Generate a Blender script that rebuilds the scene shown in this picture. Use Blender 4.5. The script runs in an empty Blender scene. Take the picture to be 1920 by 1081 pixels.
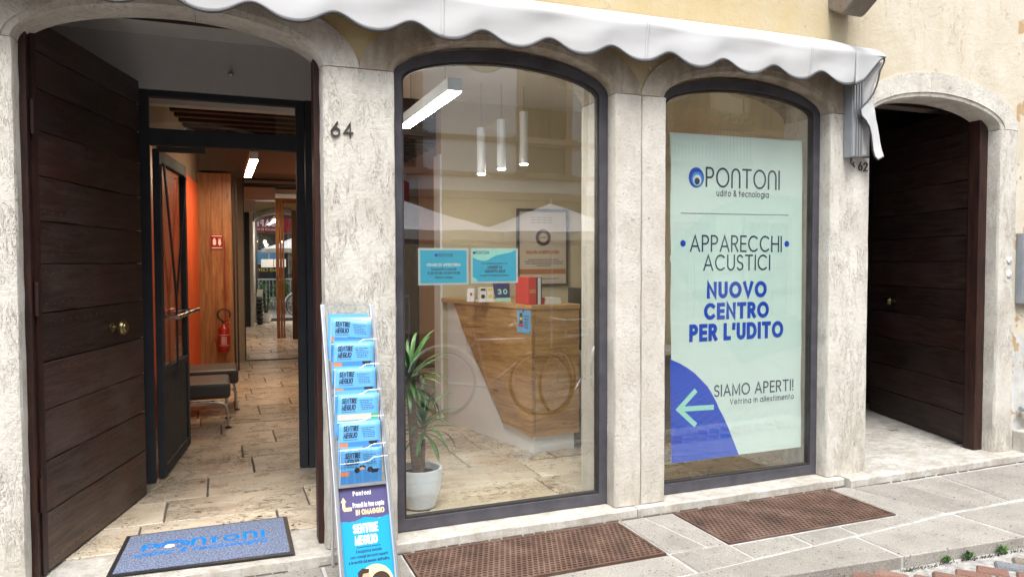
import bpy, bmesh, math, random
from mathutils import Vector, Matrix
random.seed(7)
R = math.radians
sc = bpy.context.scene
COL = sc.collection
# ------------------------------------------------------------ camera
cam = bpy.data.cameras.new('camera'); camo = bpy.data.objects.new('camera', cam); COL.objects.link(camo)
cam.sensor_width = 36; cam.lens = 25.92; cam.clip_start = 0.05; cam.clip_end = 300
yaw, pit, rol = R(21.83158), R(2.0901), R(-0.15922)
Fv = Vector((math.sin(yaw)*math.cos(pit), math.cos(yaw)*math.cos(pit), -math.sin(pit)))
Rv = Vector((math.cos(yaw), -math.sin(yaw), 0)); Uv = Rv.cross(Fv)
R2 = Rv*math.cos(rol)+Uv*math.sin(rol); U2 = -Rv*math.sin(rol)+Uv*math.cos(rol)
mw = Matrix((R2, U2, -Fv)).transposed().to_4x4(); mw.translation = (0, -3.895, 1.6)
camo.matrix_world = mw
sc.camera = camo
# ------------------------------------------------------------ world, sun, exposure (bright overcast day)
w = bpy.data.worlds.new('World'); sc.world = w; w.use_nodes = True
nt = w.node_tree; nt.nodes.clear()
sky = nt.nodes.new('ShaderNodeTexSky'); sky.sky_type = 'NISHITA'; sky.sun_disc = False
SUN_EL, SUN_AZ = R(62), R(190)
sky.sun_elevation = SUN_EL; sky.sun_rotation = SUN_AZ; sky.air_density = 1.0; sky.dust_density = 3.0; sky.ozone_density = 1.0
hs = nt.nodes.new('ShaderNodeHueSaturation'); hs.inputs['Saturation'].default_value = 0.32
bg = nt.nodes.new('ShaderNodeBackground'); bg.inputs['Strength'].default_value = 0.15
wo = nt.nodes.new('ShaderNodeOutputWorld')
nt.links.new(sky.outputs[0], hs.inputs['Color']); nt.links.new(hs.outputs[0], bg.inputs[0]); nt.links.new(bg.outputs[0], wo.inputs[0])
sl = bpy.data.lights.new('sun', 'SUN'); sl.energy = 1.2; sl.angle = R(25); sl.color = (1.0, 0.975, 0.94)
so = bpy.data.objects.new('sun', sl); COL.objects.link(so)
# sky rotation is measured clockwise from +Y: the direction to the sun
sd = Vector((math.sin(SUN_AZ)*math.cos(SUN_EL), math.cos(SUN_AZ)*math.cos(SUN_EL), math.sin(SUN_EL)))
so.rotation_euler = sd.to_track_quat('Z', 'Y').to_euler(); so.location = (3, -6, 14)
vs = sc.view_settings
sc.display_settings.display_device = 'sRGB'
vs.view_transform = 'Standard'; vs.look = 'None'; vs.gamma = 1.0; vs.use_curve_mapping = False
vs.exposure = 1.42
cy = sc.cycles
cy.max_bounces = 10; cy.transparent_max_bounces = 24; cy.diffuse_bounces = 5; cy.glossy_bounces = 6
cy.use_denoising = True; cy.caustics_reflective = False; cy.caustics_refractive = False; cy.sample_clamp_indirect = 6

# ------------------------------------------------------------ material helpers
class NT:
    def __init__(s, name):
        s.m = bpy.data.materials.new(name); s.m.use_nodes = True; s.t = s.m.node_tree; s.t.nodes.clear()
        s.out = s.t.nodes.new('ShaderNodeOutputMaterial')
    def n(s, ty, props=None, **inp):
        nd = s.t.nodes.new('ShaderNode'+ty)
        for k, v in (props or {}).items(): setattr(nd, k, v)
        for k, v in inp.items():
            key = int(k[1:]) if k[0] == 'i' and k[1:].isdigit() else k.replace('_', ' ')
            sk = nd.inputs[key]
            if isinstance(v, bpy.types.NodeSocket): s.t.links.new(v, sk)
            else: sk.default_value = v
        return nd
    def math(s, op, a, b=0.0, clamp=False):
        nd = s.n('Math', {'operation': op, 'use_clamp': clamp}, i0=a, i1=b); return nd.outputs[0]
    def mix(s, f, a, b):
        nd = s.n('Mix', {'data_type': 'RGBA'}); 
        for i, v in ((0, f), (6, a), (7, b)):
            if isinstance(v, bpy.types.NodeSocket): s.t.links.new(v, nd.inputs[i])
            else: nd.inputs[i].default_value = (v if i == 0 else (*v, 1) if len(v) == 3 else v)
        return nd.outputs[2]
    def ramp(s, f, stops):
        nd = s.n('ValToRGB'); cr = nd.color_ramp
        while len(cr.elements) < len(stops): cr.elements.new(0.5)
        for e, (p, c) in zip(cr.elements, stops):
            e.position = p; e.color = (*c, 1) if len(c) == 3 else c
        s.t.links.new(f, nd.inputs[0]); return nd.outputs[0]
    def pos(s, stretch=(1, 1, 1), off=0.0, rot=(0, 0, 0), obj=False):
        if obj: c = s.n('TexCoord').outputs['Object']
        else: c = s.n('NewGeometry').outputs['Position']
        if off:
            r = s.n('ObjectInfo').outputs['Random']; r = s.math('MULTIPLY', r, off)
            c = s.n('VectorMath', {'operation': 'ADD'}, i0=c, i1=s.n('CombineXYZ', X=r, Y=r, Z=r).outputs[0]).outputs[0]
        return s.n('Mapping', Vector=c, Scale=stretch, Rotation=rot).outputs[0]
    def noise(s, v, scale, detail=5, rough=0.55, dist=0.0):
        return s.n('TexNoise', Vector=v, Scale=scale, Detail=detail, Roughness=rough, Distortion=dist).outputs['Fac']
    def band(s, f, c=0.5, w_=0.01):   # 1 on a thin iso-line of a noise
        d = s.math('ABSOLUTE', s.math('SUBTRACT', f, c)); return s.math('SUBTRACT', 1.0, s.math('DIVIDE', d, w_), True)
    def done(s, color, rough=0.6, metal=0.0, height=None, bump=0.2, dist=0.01, spec=0.5, **extra):
        p = s.n('BsdfPrincipled', Roughness=rough, Metallic=metal)
        p.inputs['Specular IOR Level'].default_value = spec
        if isinstance(color, bpy.types.NodeSocket): s.t.links.new(color, p.inputs['Base Color'])
        else: p.inputs['Base Color'].default_value = (*color, 1)
        for k, v in extra.items(): 
            k = k.replace('_', ' ')
            p.inputs[k].default_value = v
        if height is not None:
            b = s.n('Bump', Strength=bump, Distance=dist, Height=height); s.t.links.new(b.outputs[0], p.inputs['Normal'])
        s.t.links.new(p.outputs[0], s.out.inputs[0]); return s.m
MAT = {}
def simple(name, col, rough=0.5, metal=0.0, var=0.12, nscale=6.0, bump=0.08, bs=90.0, rnd=0.0, stretch=(1, 1, 1), spec=0.5, **ex):
    t = NT(name); v = t.pos(stretch)
    n1 = t.noise(v, nscale, 6); c2 = tuple(max(0, c*(1-var)) for c in col); c3 = tuple(min(1, c*(1+var)) for c in col)
    c = t.ramp(n1, [(0.3, c2), (0.7, c3)])
    if rnd:
        r = t.math('ADD', t.math('MULTIPLY', t.n('ObjectInfo').outputs['Random'], 2*rnd), 1-rnd)
        c = t.n('HueSaturation', Color=c, Value=r).outputs[0]
    rr = t.math('ADD', t.math('MULTIPLY', t.noise(v, nscale*2.3, 3), 0.2), max(0.02, rough-0.1))
    MAT[name] = t.done(c, rr, metal, t.noise(v, bs, 3), bump, 0.003, spec=spec, **ex); return MAT[name]
def flat(name, col, rough=0.55):
    t = NT(name); MAT[name] = t.done(col, rough); return MAT[name]

def stone(name, lo, hi, vein=0.0, stain=0.0, pit=1.0, seed=0.0, rough=0.75, lines=(9, 9, 2.2), rnd=0.05, wide=0.011):
    t = NT(name); v = t.pos((1, 1, 1), off=3.0)
    if seed: v = t.n('VectorMath', {'operation': 'ADD'}, i0=v, i1=(seed, seed, seed)).outputs[0]
    c = t.ramp(t.noise(v, 3.0, 8, 0.62), [(0.32, lo), (0.66, hi)])
    c = t.mix(t.ramp(t.noise(v, 38, 4), [(0.5, (0, 0, 0)), (0.72, (0.35, 0.35, 0.35))]), c, tuple(x*0.72 for x in lo))
    h = t.noise(v, 55, 6, 0.7)
    if vein:
        vv = t.n('Mapping', Vector=v, Scale=lines).outputs[0]
        n2 = t.noise(vv, 1.25, 9, 0.66, 0.8)
        g = t.ramp(t.noise(v, 5.0, 3), [(0.40, (0, 0, 0)), (0.54, (1, 1, 1))])
        b1 = t.math('MULTIPLY', t.band(n2, 0.5, wide), g); b2 = t.math('MULTIPLY', t.band(n2, 0.43, wide*0.8), g)
        b = t.math('MULTIPLY', t.math('MAXIMUM', b1, b2), vein)
        c = t.mix(b, c, (0.16, 0.115, 0.075)); h = t.math('SUBTRACT', h, t.math('MULTIPLY', b, 0.7))
    if pit:
        vo = t.n('TexVoronoi', {'feature': 'F1'}, Vector=t.n('Mapping', Vector=v, Scale=(1, 1, 1.6)).outputs[0], Scale=34.0).outputs['Distance']
        gate = t.ramp(t.noise(v, 9.0, 4), [(0.5, (0, 0, 0)), (0.62, (1, 1, 1))])
        p = t.math('MULTIPLY', t.math('MULTIPLY', t.math('LESS_THAN', vo, 0.2), gate), pit)
        c = t.mix(t.math('MULTIPLY', p, 0.7), c, tuple(x*0.4 for x in lo)); h = t.math('SUBTRACT', h, t.math('MULTIPLY', p, 0.8))
    if stain:
        vs_ = t.n('Mapping', Vector=v, Scale=(5, 5, 1.3)).outputs[0]
        c = t.mix(t.ramp(t.noise(vs_, 2.1, 6, 0.6), [(0.40, (0, 0, 0)), (0.66, (stain,)*3)]), c, (0.20, 0.135, 0.07))
    zz_ = t.n('SeparateXYZ', Vector=t.pos()).outputs[2]
    foot = t.math('MULTIPLY', t.math('SUBTRACT', 1.0, t.math('MULTIPLY', zz_, 1.9), True), t.n('RGBToBW', Color=t.ramp(t.noise(t.n('Mapping', Vector=v, Scale=(6, 6, 2.5)).outputs[0], 2.0, 6, 0.65), [(0.42, (0, 0, 0)), (0.62, (1, 1, 1))])).outputs[0])
    c = t.mix(t.math('MULTIPLY', foot, 0.55), c, (0.27, 0.215, 0.15))
    r = t.math('ADD', t.math('MULTIPLY', t.n('ObjectInfo').outputs['Random'], 2*rnd), 1-rnd)
    c = t.n('HueSaturation', Color=c, Value=r).outputs[0]
    MAT[name] = t.done(c, rough, 0, h, 0.55, 0.012); return MAT[name]
stone('pilaster_stone', (0.575, 0.545, 0.475), (0.715, 0.695, 0.63), vein=0.75, pit=0.5, stain=0.08, wide=0.013, lines=(15, 15, 3.6))
stone('smooth_pilaster_stone', (0.53, 0.495, 0.43), (0.67, 0.645, 0.585), vein=0.4, pit=0.9, stain=0.12, seed=4.0, lines=(6, 6, 5), wide=0.006)
stone('arch_stone_clean', (0.57, 0.545, 0.48), (0.73, 0.715, 0.65), vein=0.6, pit=0.5, stain=0.18, seed=2.0, lines=(7, 7, 4), wide=0.008)
stone('arch_stone_stained', (0.36, 0.31, 0.24), (0.56, 0.515, 0.44), vein=0.15, pit=0.8, stain=0.6, seed=9.0, lines=(5, 5, 2))
stone('sill_stone', (0.46, 0.435, 0.385), (0.63, 0.61, 0.56), vein=0.35, pit=0.5, seed=5.0, lines=(3, 8, 8))
stone('doorstep_stone', (0.44, 0.425, 0.39), (0.60, 0.59, 0.55), vein=0.8, pit=0.3, seed=7.0, lines=(2.2, 6, 6), wide=0.009)

def travertine(name, lo, hi):
    t = NT(name); v = t.pos((1, 1, 1), off=5.0)
    c = t.ramp(t.noise(t.n('Mapping', Vector=v, Scale=(1.5, 4, 4)).outputs[0], 2.0, 8, 0.6), [(0.3, lo), (0.7, hi)])
    wn = t.n('TexNoise', Vector=v, Scale=16.0, Detail=3.0).outputs['Color']
    wv = t.n('VectorMath', {'operation': 'MULTIPLY'}, i0=wn, i1=(0.07, 0.07, 0.0)).outputs[0]
    v2 = t.n('VectorMath', {'operation': 'ADD'}, i0=v, i1=wv).outputs[0]
    vv = t.n('Mapping', Vector=v2, Scale=(1, 2.6, 2.6), Rotation=(0, 0, 0.12)).outputs[0]
    vo = t.n('TexVoronoi', {'feature': 'F1'}, Vector=vv, Scale=21.0).outputs['Distance']
    vo2 = t.n('TexVoronoi', {'feature': 'F1'}, Vector=vv, Scale=52.0).outputs['Distance']
    gate = t.ramp(t.noise(v, 3.2, 5), [(0.46, (0, 0, 0)), (0.58, (1, 1, 1))]); gate2 = t.ramp(t.noise(v, 4.1, 4), [(0.47, (0, 0, 0)), (0.60, (1, 1, 1))])
    sz = t.math('MULTIPLY', t.noise(v, 19.0, 2), 0.50)
    p = t.math('MAXIMUM', t.math('MULTIPLY', t.math('LESS_THAN', vo, sz), gate), t.math('MULTIPLY', t.math('LESS_THAN', vo2, sz), gate2))
    n2 = t.noise(vv, 2.0, 8, 0.65, 0.6); b = t.math('MULTIPLY', t.band(n2, 0.5, 0.007), gate)
    p = t.math('MAXIMUM', p, b)
    c = t.mix(p, c, (0.035, 0.024, 0.016))
    r = t.math('ADD', t.math('MULTIPLY', t.n('ObjectInfo').outputs['Random'], 0.34), 0.83)
    c = t.n('HueSaturation', Color=c, Value=r).outputs[0]
    h = t.math('SUBTRACT', t.noise(v, 9, 6, 0.6), t.math('MULTIPLY', p, 0.9))
    ro = t.math('ADD', t.math('MULTIPLY', t.noise(v, 6, 4), 0.42), t.math('ADD', t.math('MULTIPLY', p, 0.6), 0.10))
    MAT[name] = t.done(c, ro, 0, h, 0.6, 0.010, spec=0.4)
travertine('floor_stone', (0.42, 0.335, 0.235), (0.62, 0.545, 0.43))

def granite(name, lo, hi):
    t = NT(name); v = t.pos((1, 1, 1), off=4.0)
    c = t.ramp(t.noise(v, 2.6, 6, 0.6), [(0.3, lo), (0.7, hi)])
    c = t.mix(t.ramp(t.noise(v, 120, 3, 0.7), [(0.42, (0.6,)*3), (0.56, (0, 0, 0))]), c, tuple(x*0.55 for x in lo))
    c = t.mix(t.ramp(t.noise(v, 5.5, 7, 0.7), [(0.50, (0, 0, 0)), (0.68, (0.5,)*3)]), c, tuple(x*0.62 for x in lo))
    vo = t.n('TexVoronoi', {'feature': 'F1'}, Vector=v, Scale=30.0).outputs['Distance']
    p = t.math('MULTIPLY', t.math('LESS_THAN', vo, t.math('MULTIPLY', t.noise(v, 40, 2), 0.34)), t.ramp(t.noise(v, 7, 3), [(0.46, (0, 0, 0)), (0.52, (1, 1, 1))]))
    c = t.mix(t.math('MULTIPLY', p, 0.85), c, (0.07, 0.06, 0.05))
    r = t.math('ADD', t.math('MULTIPLY', t.n('ObjectInfo').outputs['Random'], 0.2), 0.9)
    c = t.n('HueSaturation', Color=c, Value=r).outputs[0]
    MAT[name] = t.done(c, 0.72, 0, t.math('SUBTRACT', t.noise(v, 60, 5, 0.7), p), 0.5, 0.006)
granite('paving_granite', (0.285, 0.265, 0.235), (0.40, 0.378, 0.34))
stone('weathered_stone', (0.10, 0.09, 0.08), (0.24, 0.21, 0.18), stain=0.5, pit=0.8)
granite('cobble_grey', (0.15, 0.16, 0.18), (0.26, 0.27, 0.29))
granite('cobble_red', (0.20, 0.105, 0.078), (0.29, 0.17, 0.13))
granite('cobble_tan', (0.22, 0.18, 0.14), (0.31, 0.26, 0.21))
simple('mortar', (0.42, 0.42, 0.405), 0.9, var=0.25, nscale=14, bump=0.5, bs=50)
simple('cobble_mortar', (0.32, 0.31, 0.295), 0.95, var=0.4, nscale=25, bump=0.6, bs=60)
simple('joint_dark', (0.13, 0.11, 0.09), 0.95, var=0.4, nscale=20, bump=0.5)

def plaster():
    t = NT('facade_plaster'); v = t.pos()
    c = t.ramp(t.noise(v, 1.1, 8, 0.6), [(0.30, (0.46, 0.345, 0.16)), (0.52, (0.53, 0.43, 0.25)), (0.68, (0.54, 0.48, 0.35))])
    # the coat is bleached towards the right hand end of the wall
    x = t.n('SeparateXYZ', Vector=v).outputs[0]
    g = t.math('ADD', t.math('MULTIPLY', t.math('SUBTRACT', x, 3.7), 1.1), t.math('MULTIPLY', t.math('SUBTRACT', t.noise(v, 1.6, 5), 0.5), 1.6), True)
    c = t.mix(g, c, t.ramp(t.noise(v, 4.0, 8, 0.65), [(0.3, (0.56, 0.50, 0.38)), (0.7, (0.65, 0.61, 0.51))]))
    z = t.n('SeparateXYZ', Vector=v).outputs[2]
    low = t.math('MULTIPLY', t.math('LESS_THAN', t.math('ADD', z, t.math('MULTIPLY', t.noise(v, 5, 4), 0.5)), 1.25), 0.85)
    c = t.mix(low, c, t.ramp(t.noise(v, 8, 5), [(0.35, (0.40, 0.42, 0.41)), (0.65, (0.60, 0.62, 0.62))]))
    vv = t.n('Mapping', Vector=v, Scale=(2.5, 2.5, 1.1)).outputs[0]
    b = t.math('MULTIPLY', t.band(t.noise(vv, 1.3, 9, 0.6, 0.5), 0.5, 0.0035), t.ramp(t.noise(v, 2.2, 3), [(0.5, (0, 0, 0)), (0.56, (1, 1, 1))]))
    c = t.mix(t.math('MULTIPLY', b, 0.6), c, (0.30, 0.19, 0.10))
    ch = t.ramp(t.noise(v, 16, 6, 0.6), [(0.66, (0, 0, 0)), (0.70, (0.6,)*3)])
    c = t.mix(ch, c, (0.50, 0.38, 0.23))
    fk = t.math('MULTIPLY', t.math('GREATER_THAN', x, 5.80), t.math('GREATER_THAN', t.noise(v, 6.0, 6, 0.6), 0.56))
    c = t.mix(t.math('MULTIPLY', fk, 0.8), c, (0.42, 0.25, 0.10))
    st = t.ramp(t.noise(t.n('Mapping', Vector=v, Scale=(9, 9, 1.1)).outputs[0], 1.5, 5), [(0.5, (0, 0, 0)), (0.75, (0.35,)*3)])
    c = t.mix(st, c, (0.55, 0.45, 0.32))
    h = t.math('SUBTRACT', t.noise(v, 30, 7, 0.65), t.math('ADD', t.math('MULTIPLY', b, 0.6), t.math('MULTIPLY', t.n('RGBToBW', Color=ch).outputs[0], 0.4)))
    MAT['facade_plaster'] = t.done(c, 0.9, 0, h, 0.5, 0.01)
plaster()

def wood(name, dark, light, stretch, rough=0.45, knots=0.0, bump=0.35, scale=1.0, band=None, rnd=0.12, red=None, scuff=False):
    t = NT(name); v = t.pos((1, 1, 1), off=7.0)
    vv = t.n('Mapping', Vector=v, Scale=stretch).outputs[0]
    n1 = t.noise(vv, 3.0*scale, 9, 0.62, 0.5)
    c = t.ramp(n1, [(0.34, dark), (0.66, light)])
    if red: c = t.mix(t.ramp(t.noise(v, 2.3, 4), [(0.48, (0, 0, 0)), (0.7, (0.7,)*3)]), c, red)
    h = n1
    if scuff:
        zz_ = t.n('SeparateXYZ', Vector=t.pos()).outputs[2]
        sm_ = t.math('MULTIPLY', t.math('SUBTRACT', 1.0, t.math('MULTIPLY', zz_, 1.7), True), t.n('RGBToBW', Color=t.ramp(t.noise(vv, 1.6, 7, 0.7), [(0.44, (0, 0, 0)), (0.6, (1, 1, 1))])).outputs[0])
        c = t.mix(t.math('MULTIPLY', sm_, 0.8), c, (0.13, 0.085, 0.06))
        fd = t.ramp(t.noise(v, 1.7, 5), [(0.52, (0, 0, 0)), (0.66, (0.45,)*3)]); c = t.mix(fd, c, (0.085, 0.062, 0.055))
    fine = t.noise(t.n('Mapping', Vector=vv, Scale=(3, 3, 3)).outputs[0], 8.0, 4, 0.7)
    c = t.mix(t.ramp(fine, [(0.5, (0, 0, 0)), (0.7, (0.5,)*3)]), c, tuple(x*0.55 for x in dark))
    if knots:
        vo = t.n('TexVoronoi', {'feature': 'F1'}, Vector=t.n('Mapping', Vector=v, Scale=tuple(x**0.5 for x in stretch)).outputs[0], Scale=2.2).outputs['Distance']
        k = t.ramp(t.math('ADD', vo, t.math('MULTIPLY', t.noise(vv, 6, 5), 0.12)), [(0.10, (1, 1, 1)), (0.19, (0, 0, 0))])
        c = t.mix(t.math('MULTIPLY', t.n('RGBToBW', Color=k).outputs[0], knots), c, (0.035, 0.02, 0.012))
        cr = t.math('MULTIPLY', t.band(t.noise(vv, 1.1, 7, 0.6, 0.4), 0.5, 0.004), t.ramp(t.noise(v, 3.1, 2), [(0.5, (0, 0, 0)), (0.56, (1, 1, 1))]))
        c = t.mix(t.math('MULTIPLY', cr, 0.8), c, (0.02, 0.012, 0.008)); h = t.math('SUBTRACT', h, cr)
    r = t.math('ADD', t.math('MULTIPLY', t.n('ObjectInfo').outputs['Random'], 2*rnd), 1-rnd)
    c = t.n('HueSaturation', Color=c, Value=r).outputs[0]
    MAT[name] = t.done(c, rough, 0, t.math('ADD', h, t.math('MULTIPLY', fine, 0.35)), bump, 0.006, spec=0.4)
wood('dark_door_wood', (0.018, 0.0115, 0.0105), (0.078, 0.046, 0.038), (1.2, 1.2, 14), 0.42, knots=0.5, bump=0.5, red=(0.060, 0.019, 0.012), rnd=0.4, scuff=True)
wood('door_frame_wood', (0.014, 0.006, 0.005), (0.05, 0.017, 0.012), (12, 12, 1.2), 0.5)
wood('oak_counter', (0.30, 0.155, 0.052), (0.60, 0.37, 0.165), (1.0, 1.0, 9), 0.4, knots=0.95, bump=0.15, rnd=0.03)
wood('oak_panel', (0.20, 0.085, 0.03), (0.42, 0.20, 0.08), (9, 9, 0.8), 0.42, knots=0.7, bump=0.15)
wood('ceiling_beam_wood', (0.02, 0.010, 0.007), (0.07, 0.035, 0.022), (1, 10, 10), 0.55)
wood('plank_grey', (0.22, 0.18, 0.15), (0.36, 0.31, 0.27), (1, 10, 10), 0.8)
wood('brown_shutter_wood', (0.05, 0.028, 0.018), (0.10, 0.06, 0.04), (8, 8, 1), 0.6)

def awning():
    t = NT('awning_fabric'); v = t.pos()
    c = t.ramp(t.noise(v, 2.0, 6), [(0.3, (0.54, 0.545, 0.54)), (0.7, (0.60, 0.61, 0.615))])
    st = t.ramp(t.noise(t.n('Mapping', Vector=v, Scale=(9, 3, 1.0)).outputs[0], 2.0, 6, 0.6), [(0.56, (0, 0, 0)), (0.78, (0.22,)*3)])
    c = t.mix(st, c, (0.60, 0.57, 0.50))
    z = t.n('SeparateXYZ', Vector=v).outputs[2]
    h = t.math('ADD', t.noise(t.n('Mapping', Vector=v, Scale=(1.0, 2.5, 3.5), Rotation=(0, .25, 0)).outputs[0], 1.6, 2), t.math('MULTIPLY', t.noise(v, 300, 2), 0.03))
    MAT['awning_fabric'] = t.done(c, 0.9, 0, h, 0.14, 0.04, spec=0.15)
awning()
def rust():
    t = NT('rusty_grate_iron'); v = t.pos()
    c = t.ramp(t.noise(v, 6.0, 7, 0.65), [(0.3, (0.075, 0.048, 0.038)), (0.5, (0.15, 0.087, 0.063)), (0.72, (0.23, 0.155, 0.12))])
    MAT['rusty_grate_iron'] = t.done(c, 0.65, 0.35, t.noise(v, 120, 4), 0.4, 0.002)
rust()
def matfab():
    t = NT('mat_carpet'); v = t.pos()
    c = t.ramp(t.noise(v, 110, 4, 0.8), [(0.38, (0.06, 0.08, 0.15)), (0.50, (0.17, 0.205, 0.30)), (0.66, (0.31, 0.345, 0.44))])
    MAT['mat_carpet'] = t.done(c, 0.95, 0, t.noise(v, 220, 3), 0.8, 0.004, spec=0.1)
    t = NT('mat_print'); v = t.pos()
    c = t.ramp(t.noise(v, 130, 4, 0.8), [(0.38, (0.01, 0.12, 0.42)), (0.6, (0.02, 0.27, 0.80))])
    MAT['mat_print'] = t.done(c, 0.95, 0, t.noise(v, 220, 3), 0.8, 0.004, spec=0.1)
matfab()
def glass(name, base=0.10, tint=(0.93, 0.96, 0.95), power=4.0):
    t = NT(name)
    f = t.n('LayerWeight', Blend=0.5).outputs['Facing']
    r = t.math('ADD', base, t.math('MULTIPLY', t.math('POWER', f, power), 0.9-base), True)
    wav = t.noise(t.pos((1, 1, 1)), 0.9, 2)
    b = t.n('Bump', Strength=0.10, Distance=0.02, Height=wav)
    g = t.n('BsdfGlossy', Roughness=0.0, Color=(0.95, 0.97, 1, 1), Normal=b.outputs[0]); tr = t.n('BsdfTransparent', Color=(*tint, 1))
    mx = t.n('MixShader', i0=r, i1=tr.outputs[0], i2=g.outputs[0]); t.t.links.new(mx.outputs[0], t.out.inputs[0]); MAT[name] = t.m
glass('window_glass', 0.102, (0.96, 0.98, 0.97)); glass('door_glass', 0.05, (0.85, 0.88, 0.88)); glass('clear_acrylic', 0.04, (0.97, 0.985, 0.99), 3.0)
t = NT('mirror_silver'); MAT['mirror_silver'] = t.done((0.82, 0.82, 0.80), 0.01, 1.0)
simple('window_frame_steel', (0.085, 0.083, 0.10), 0.38, 0.3, var=0.22, nscale=9, bump=0.1)
simple('inner_frame_steel', (0.040, 0.046, 0.056), 0.6, 0.0, var=0.12, nscale=5, spec=0.25)
simple('brushed_steel', (0.55, 0.54, 0.52), 0.28, 1.0, var=0.08)
simple('aluminium', (0.72, 0.73, 0.75), 0.32, 0.9, var=0.06, stretch=(1, 1, 0.2))
simple('bracket_metal', (0.36, 0.40, 0.45), 0.45, 0.6, var=0.12)
simple('old_brass', (0.30, 0.24, 0.12), 0.34, 1.0, var=0.3, nscale=20)
simple('dark_iron', (0.06, 0.058, 0.055), 0.6, 0.6, var=0.3)
simple('piping', (0.06, 0.06, 0.065), 0.7)
simple('white_laminate', (0.83, 0.85, 0.88), 0.35, var=0.02)
simple('white_ceramic', (0.84, 0.86, 0.90), 0.28, var=0.02, bump=0.02)
simple('cream_wall', (0.60, 0.52, 0.37), 0.85, var=0.04)
simple('tan_wall', (0.36, 0.27, 0.20), 0.85, var=0.05)
simple('grey_wall', (0.66, 0.66, 0.66), 0.85, var=0.04)
simple('ceiling_white', (0.80, 0.80, 0.79), 0.85, var=0.03)
simple('orange_wall', (0.62, 0.095, 0.025), 0.5, var=0.10, nscale=3, stretch=(4, 4, 0.6))
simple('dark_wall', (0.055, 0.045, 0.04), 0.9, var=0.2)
simple('bench_leather', (0.045, 0.042, 0.041), 0.48, var=0.1, bump=0.25, bs=140)
simple('extinguisher_red', (0.30, 0.014, 0.010), 0.3, var=0.05)
simple('black_plastic', (0.02, 0.02, 0.022), 0.45, var=0.1)
simple('trunk_bark', (0.15, 0.095, 0.055), 0.85, var=0.45, nscale=26, bump=1.0, bs=30, stretch=(1, 1, 3.5))
simple('yucca_leaf', (0.05, 0.16, 0.03), 0.42, var=0.35, nscale=18, rnd=0.3)
simple('weed_leaf', (0.07, 0.16, 0.035), 0.5, var=0.3, rnd=0.2)
simple('well_black', (0.006, 0.005, 0.005), 0.95)
simple('moss', (0.055, 0.07, 0.025), 0.9, var=0.5, nscale=60)
simple('soil', (0.03, 0.02, 0.014), 0.95, var=0.4, nscale=60, bump=0.8)
simple('umbrella_cloth', (0.74, 0.73, 0.75), 0.8, var=0.05)
simple('opposite_white_wall', (0.80, 0.85, 0.92), 0.9, var=0.05)
simple('opposite_cream_wall', (0.55, 0.50, 0.38), 0.9, var=0.08)
simple('opposite_stone_trim', (0.34, 0.26, 0.20), 0.8, var=0.12)
simple('opposite_ground_floor', (0.50, 0.42, 0.28), 0.85, var=0.08)
simple('cafe_red_cloth', (0.30, 0.012, 0.03), 0.7)
simple('dark_shop_glass', (0.025, 0.03, 0.035), 0.08)
simple('roof_tile', (0.30, 0.14, 0.08), 0.85, var=0.3)
flat('paper_white', (0.80, 0.81, 0.80)); flat('ink_navy', (0.022, 0.045, 0.10)); flat('ink_blue', (0.0, 0.07, 0.55))
flat('poster_blue', (0.0, 0.075, 0.62), 0.6); flat('ink_black', (0.02, 0.02, 0.03)); flat('grey_ink', (0.22, 0.30, 0.32))
flat('sheet_cyan', (0.03, 0.60, 0.88)); flat('sheet_mint', (0.42, 0.86, 0.74)); flat('logo_light_blue', (0.05, 0.35, 0.85))
flat('magazine_blue', (0.14, 0.42, 0.78), 0.3); flat('magazine_deep', (0.07, 0.25, 0.55), 0.3); flat('orange_print', (0.62, 0.22, 0.10)); flat('skin_print', (0.62, 0.38, 0.27))
flat('panel_purple', (0.10, 0.09, 0.22), 0.35); flat('panel_sky', (0.02, 0.36, 0.66), 0.3); flat('cream_print', (0.85, 0.66, 0.38)); flat('hair_print', (0.05, 0.025, 0.015))
flat('green_print', (0.08, 0.42, 0.20)); flat('yellow_print', (0.80, 0.60, 0.10)); flat('binder_red', (0.58, 0.03, 0.03)); flat('binder_navy', (0.03, 0.03, 0.09)); flat('cert_beige', (0.62, 0.54, 0.46)); flat('seal_brown', (0.20, 0.09, 0.03)); flat('cert_orange', (0.46, 0.16, 0.05)); flat('flower_red', (0.50, 0.03, 0.05)); flat('display_navy', (0.02, 0.02, 0.14))
flat('cream_plastic', (0.55, 0.52, 0.46)); flat('stucco_patch', (0.55, 0.36, 0.16))
def poster_mat(name, col, tr=0.25):
    t = NT(name); v = t.pos(); h = t.noise(t.n('Mapping', Vector=v, Scale=(1.2, 1, 2.2)).outputs[0], 1.6, 4, 0.5, 0.5)
    MAT[name] = t.done(col, 0.5, 0, h, 0.25, 0.05)
poster_mat('poster_mint', (0.78, 0.92, 0.855)); poster_mat('poster_mint_deep', (0.71, 0.895, 0.82))
def emit(name, col, s):
    t = NT(name); e = t.n('Emission', Color=(*col, 1), Strength=s); t.t.links.new(e.outputs[0], t.out.inputs[0]); MAT[name] = t.m
emit('lamp_white', (1, 0.92, 0.82), 46); emit('lamp_pendant', (1, 0.93, 0.82), 45); emit('lamp_corridor', (1, 0.76, 0.50), 42); emit('lamp_small', (1, 0.8, 0.55), 10)

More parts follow.
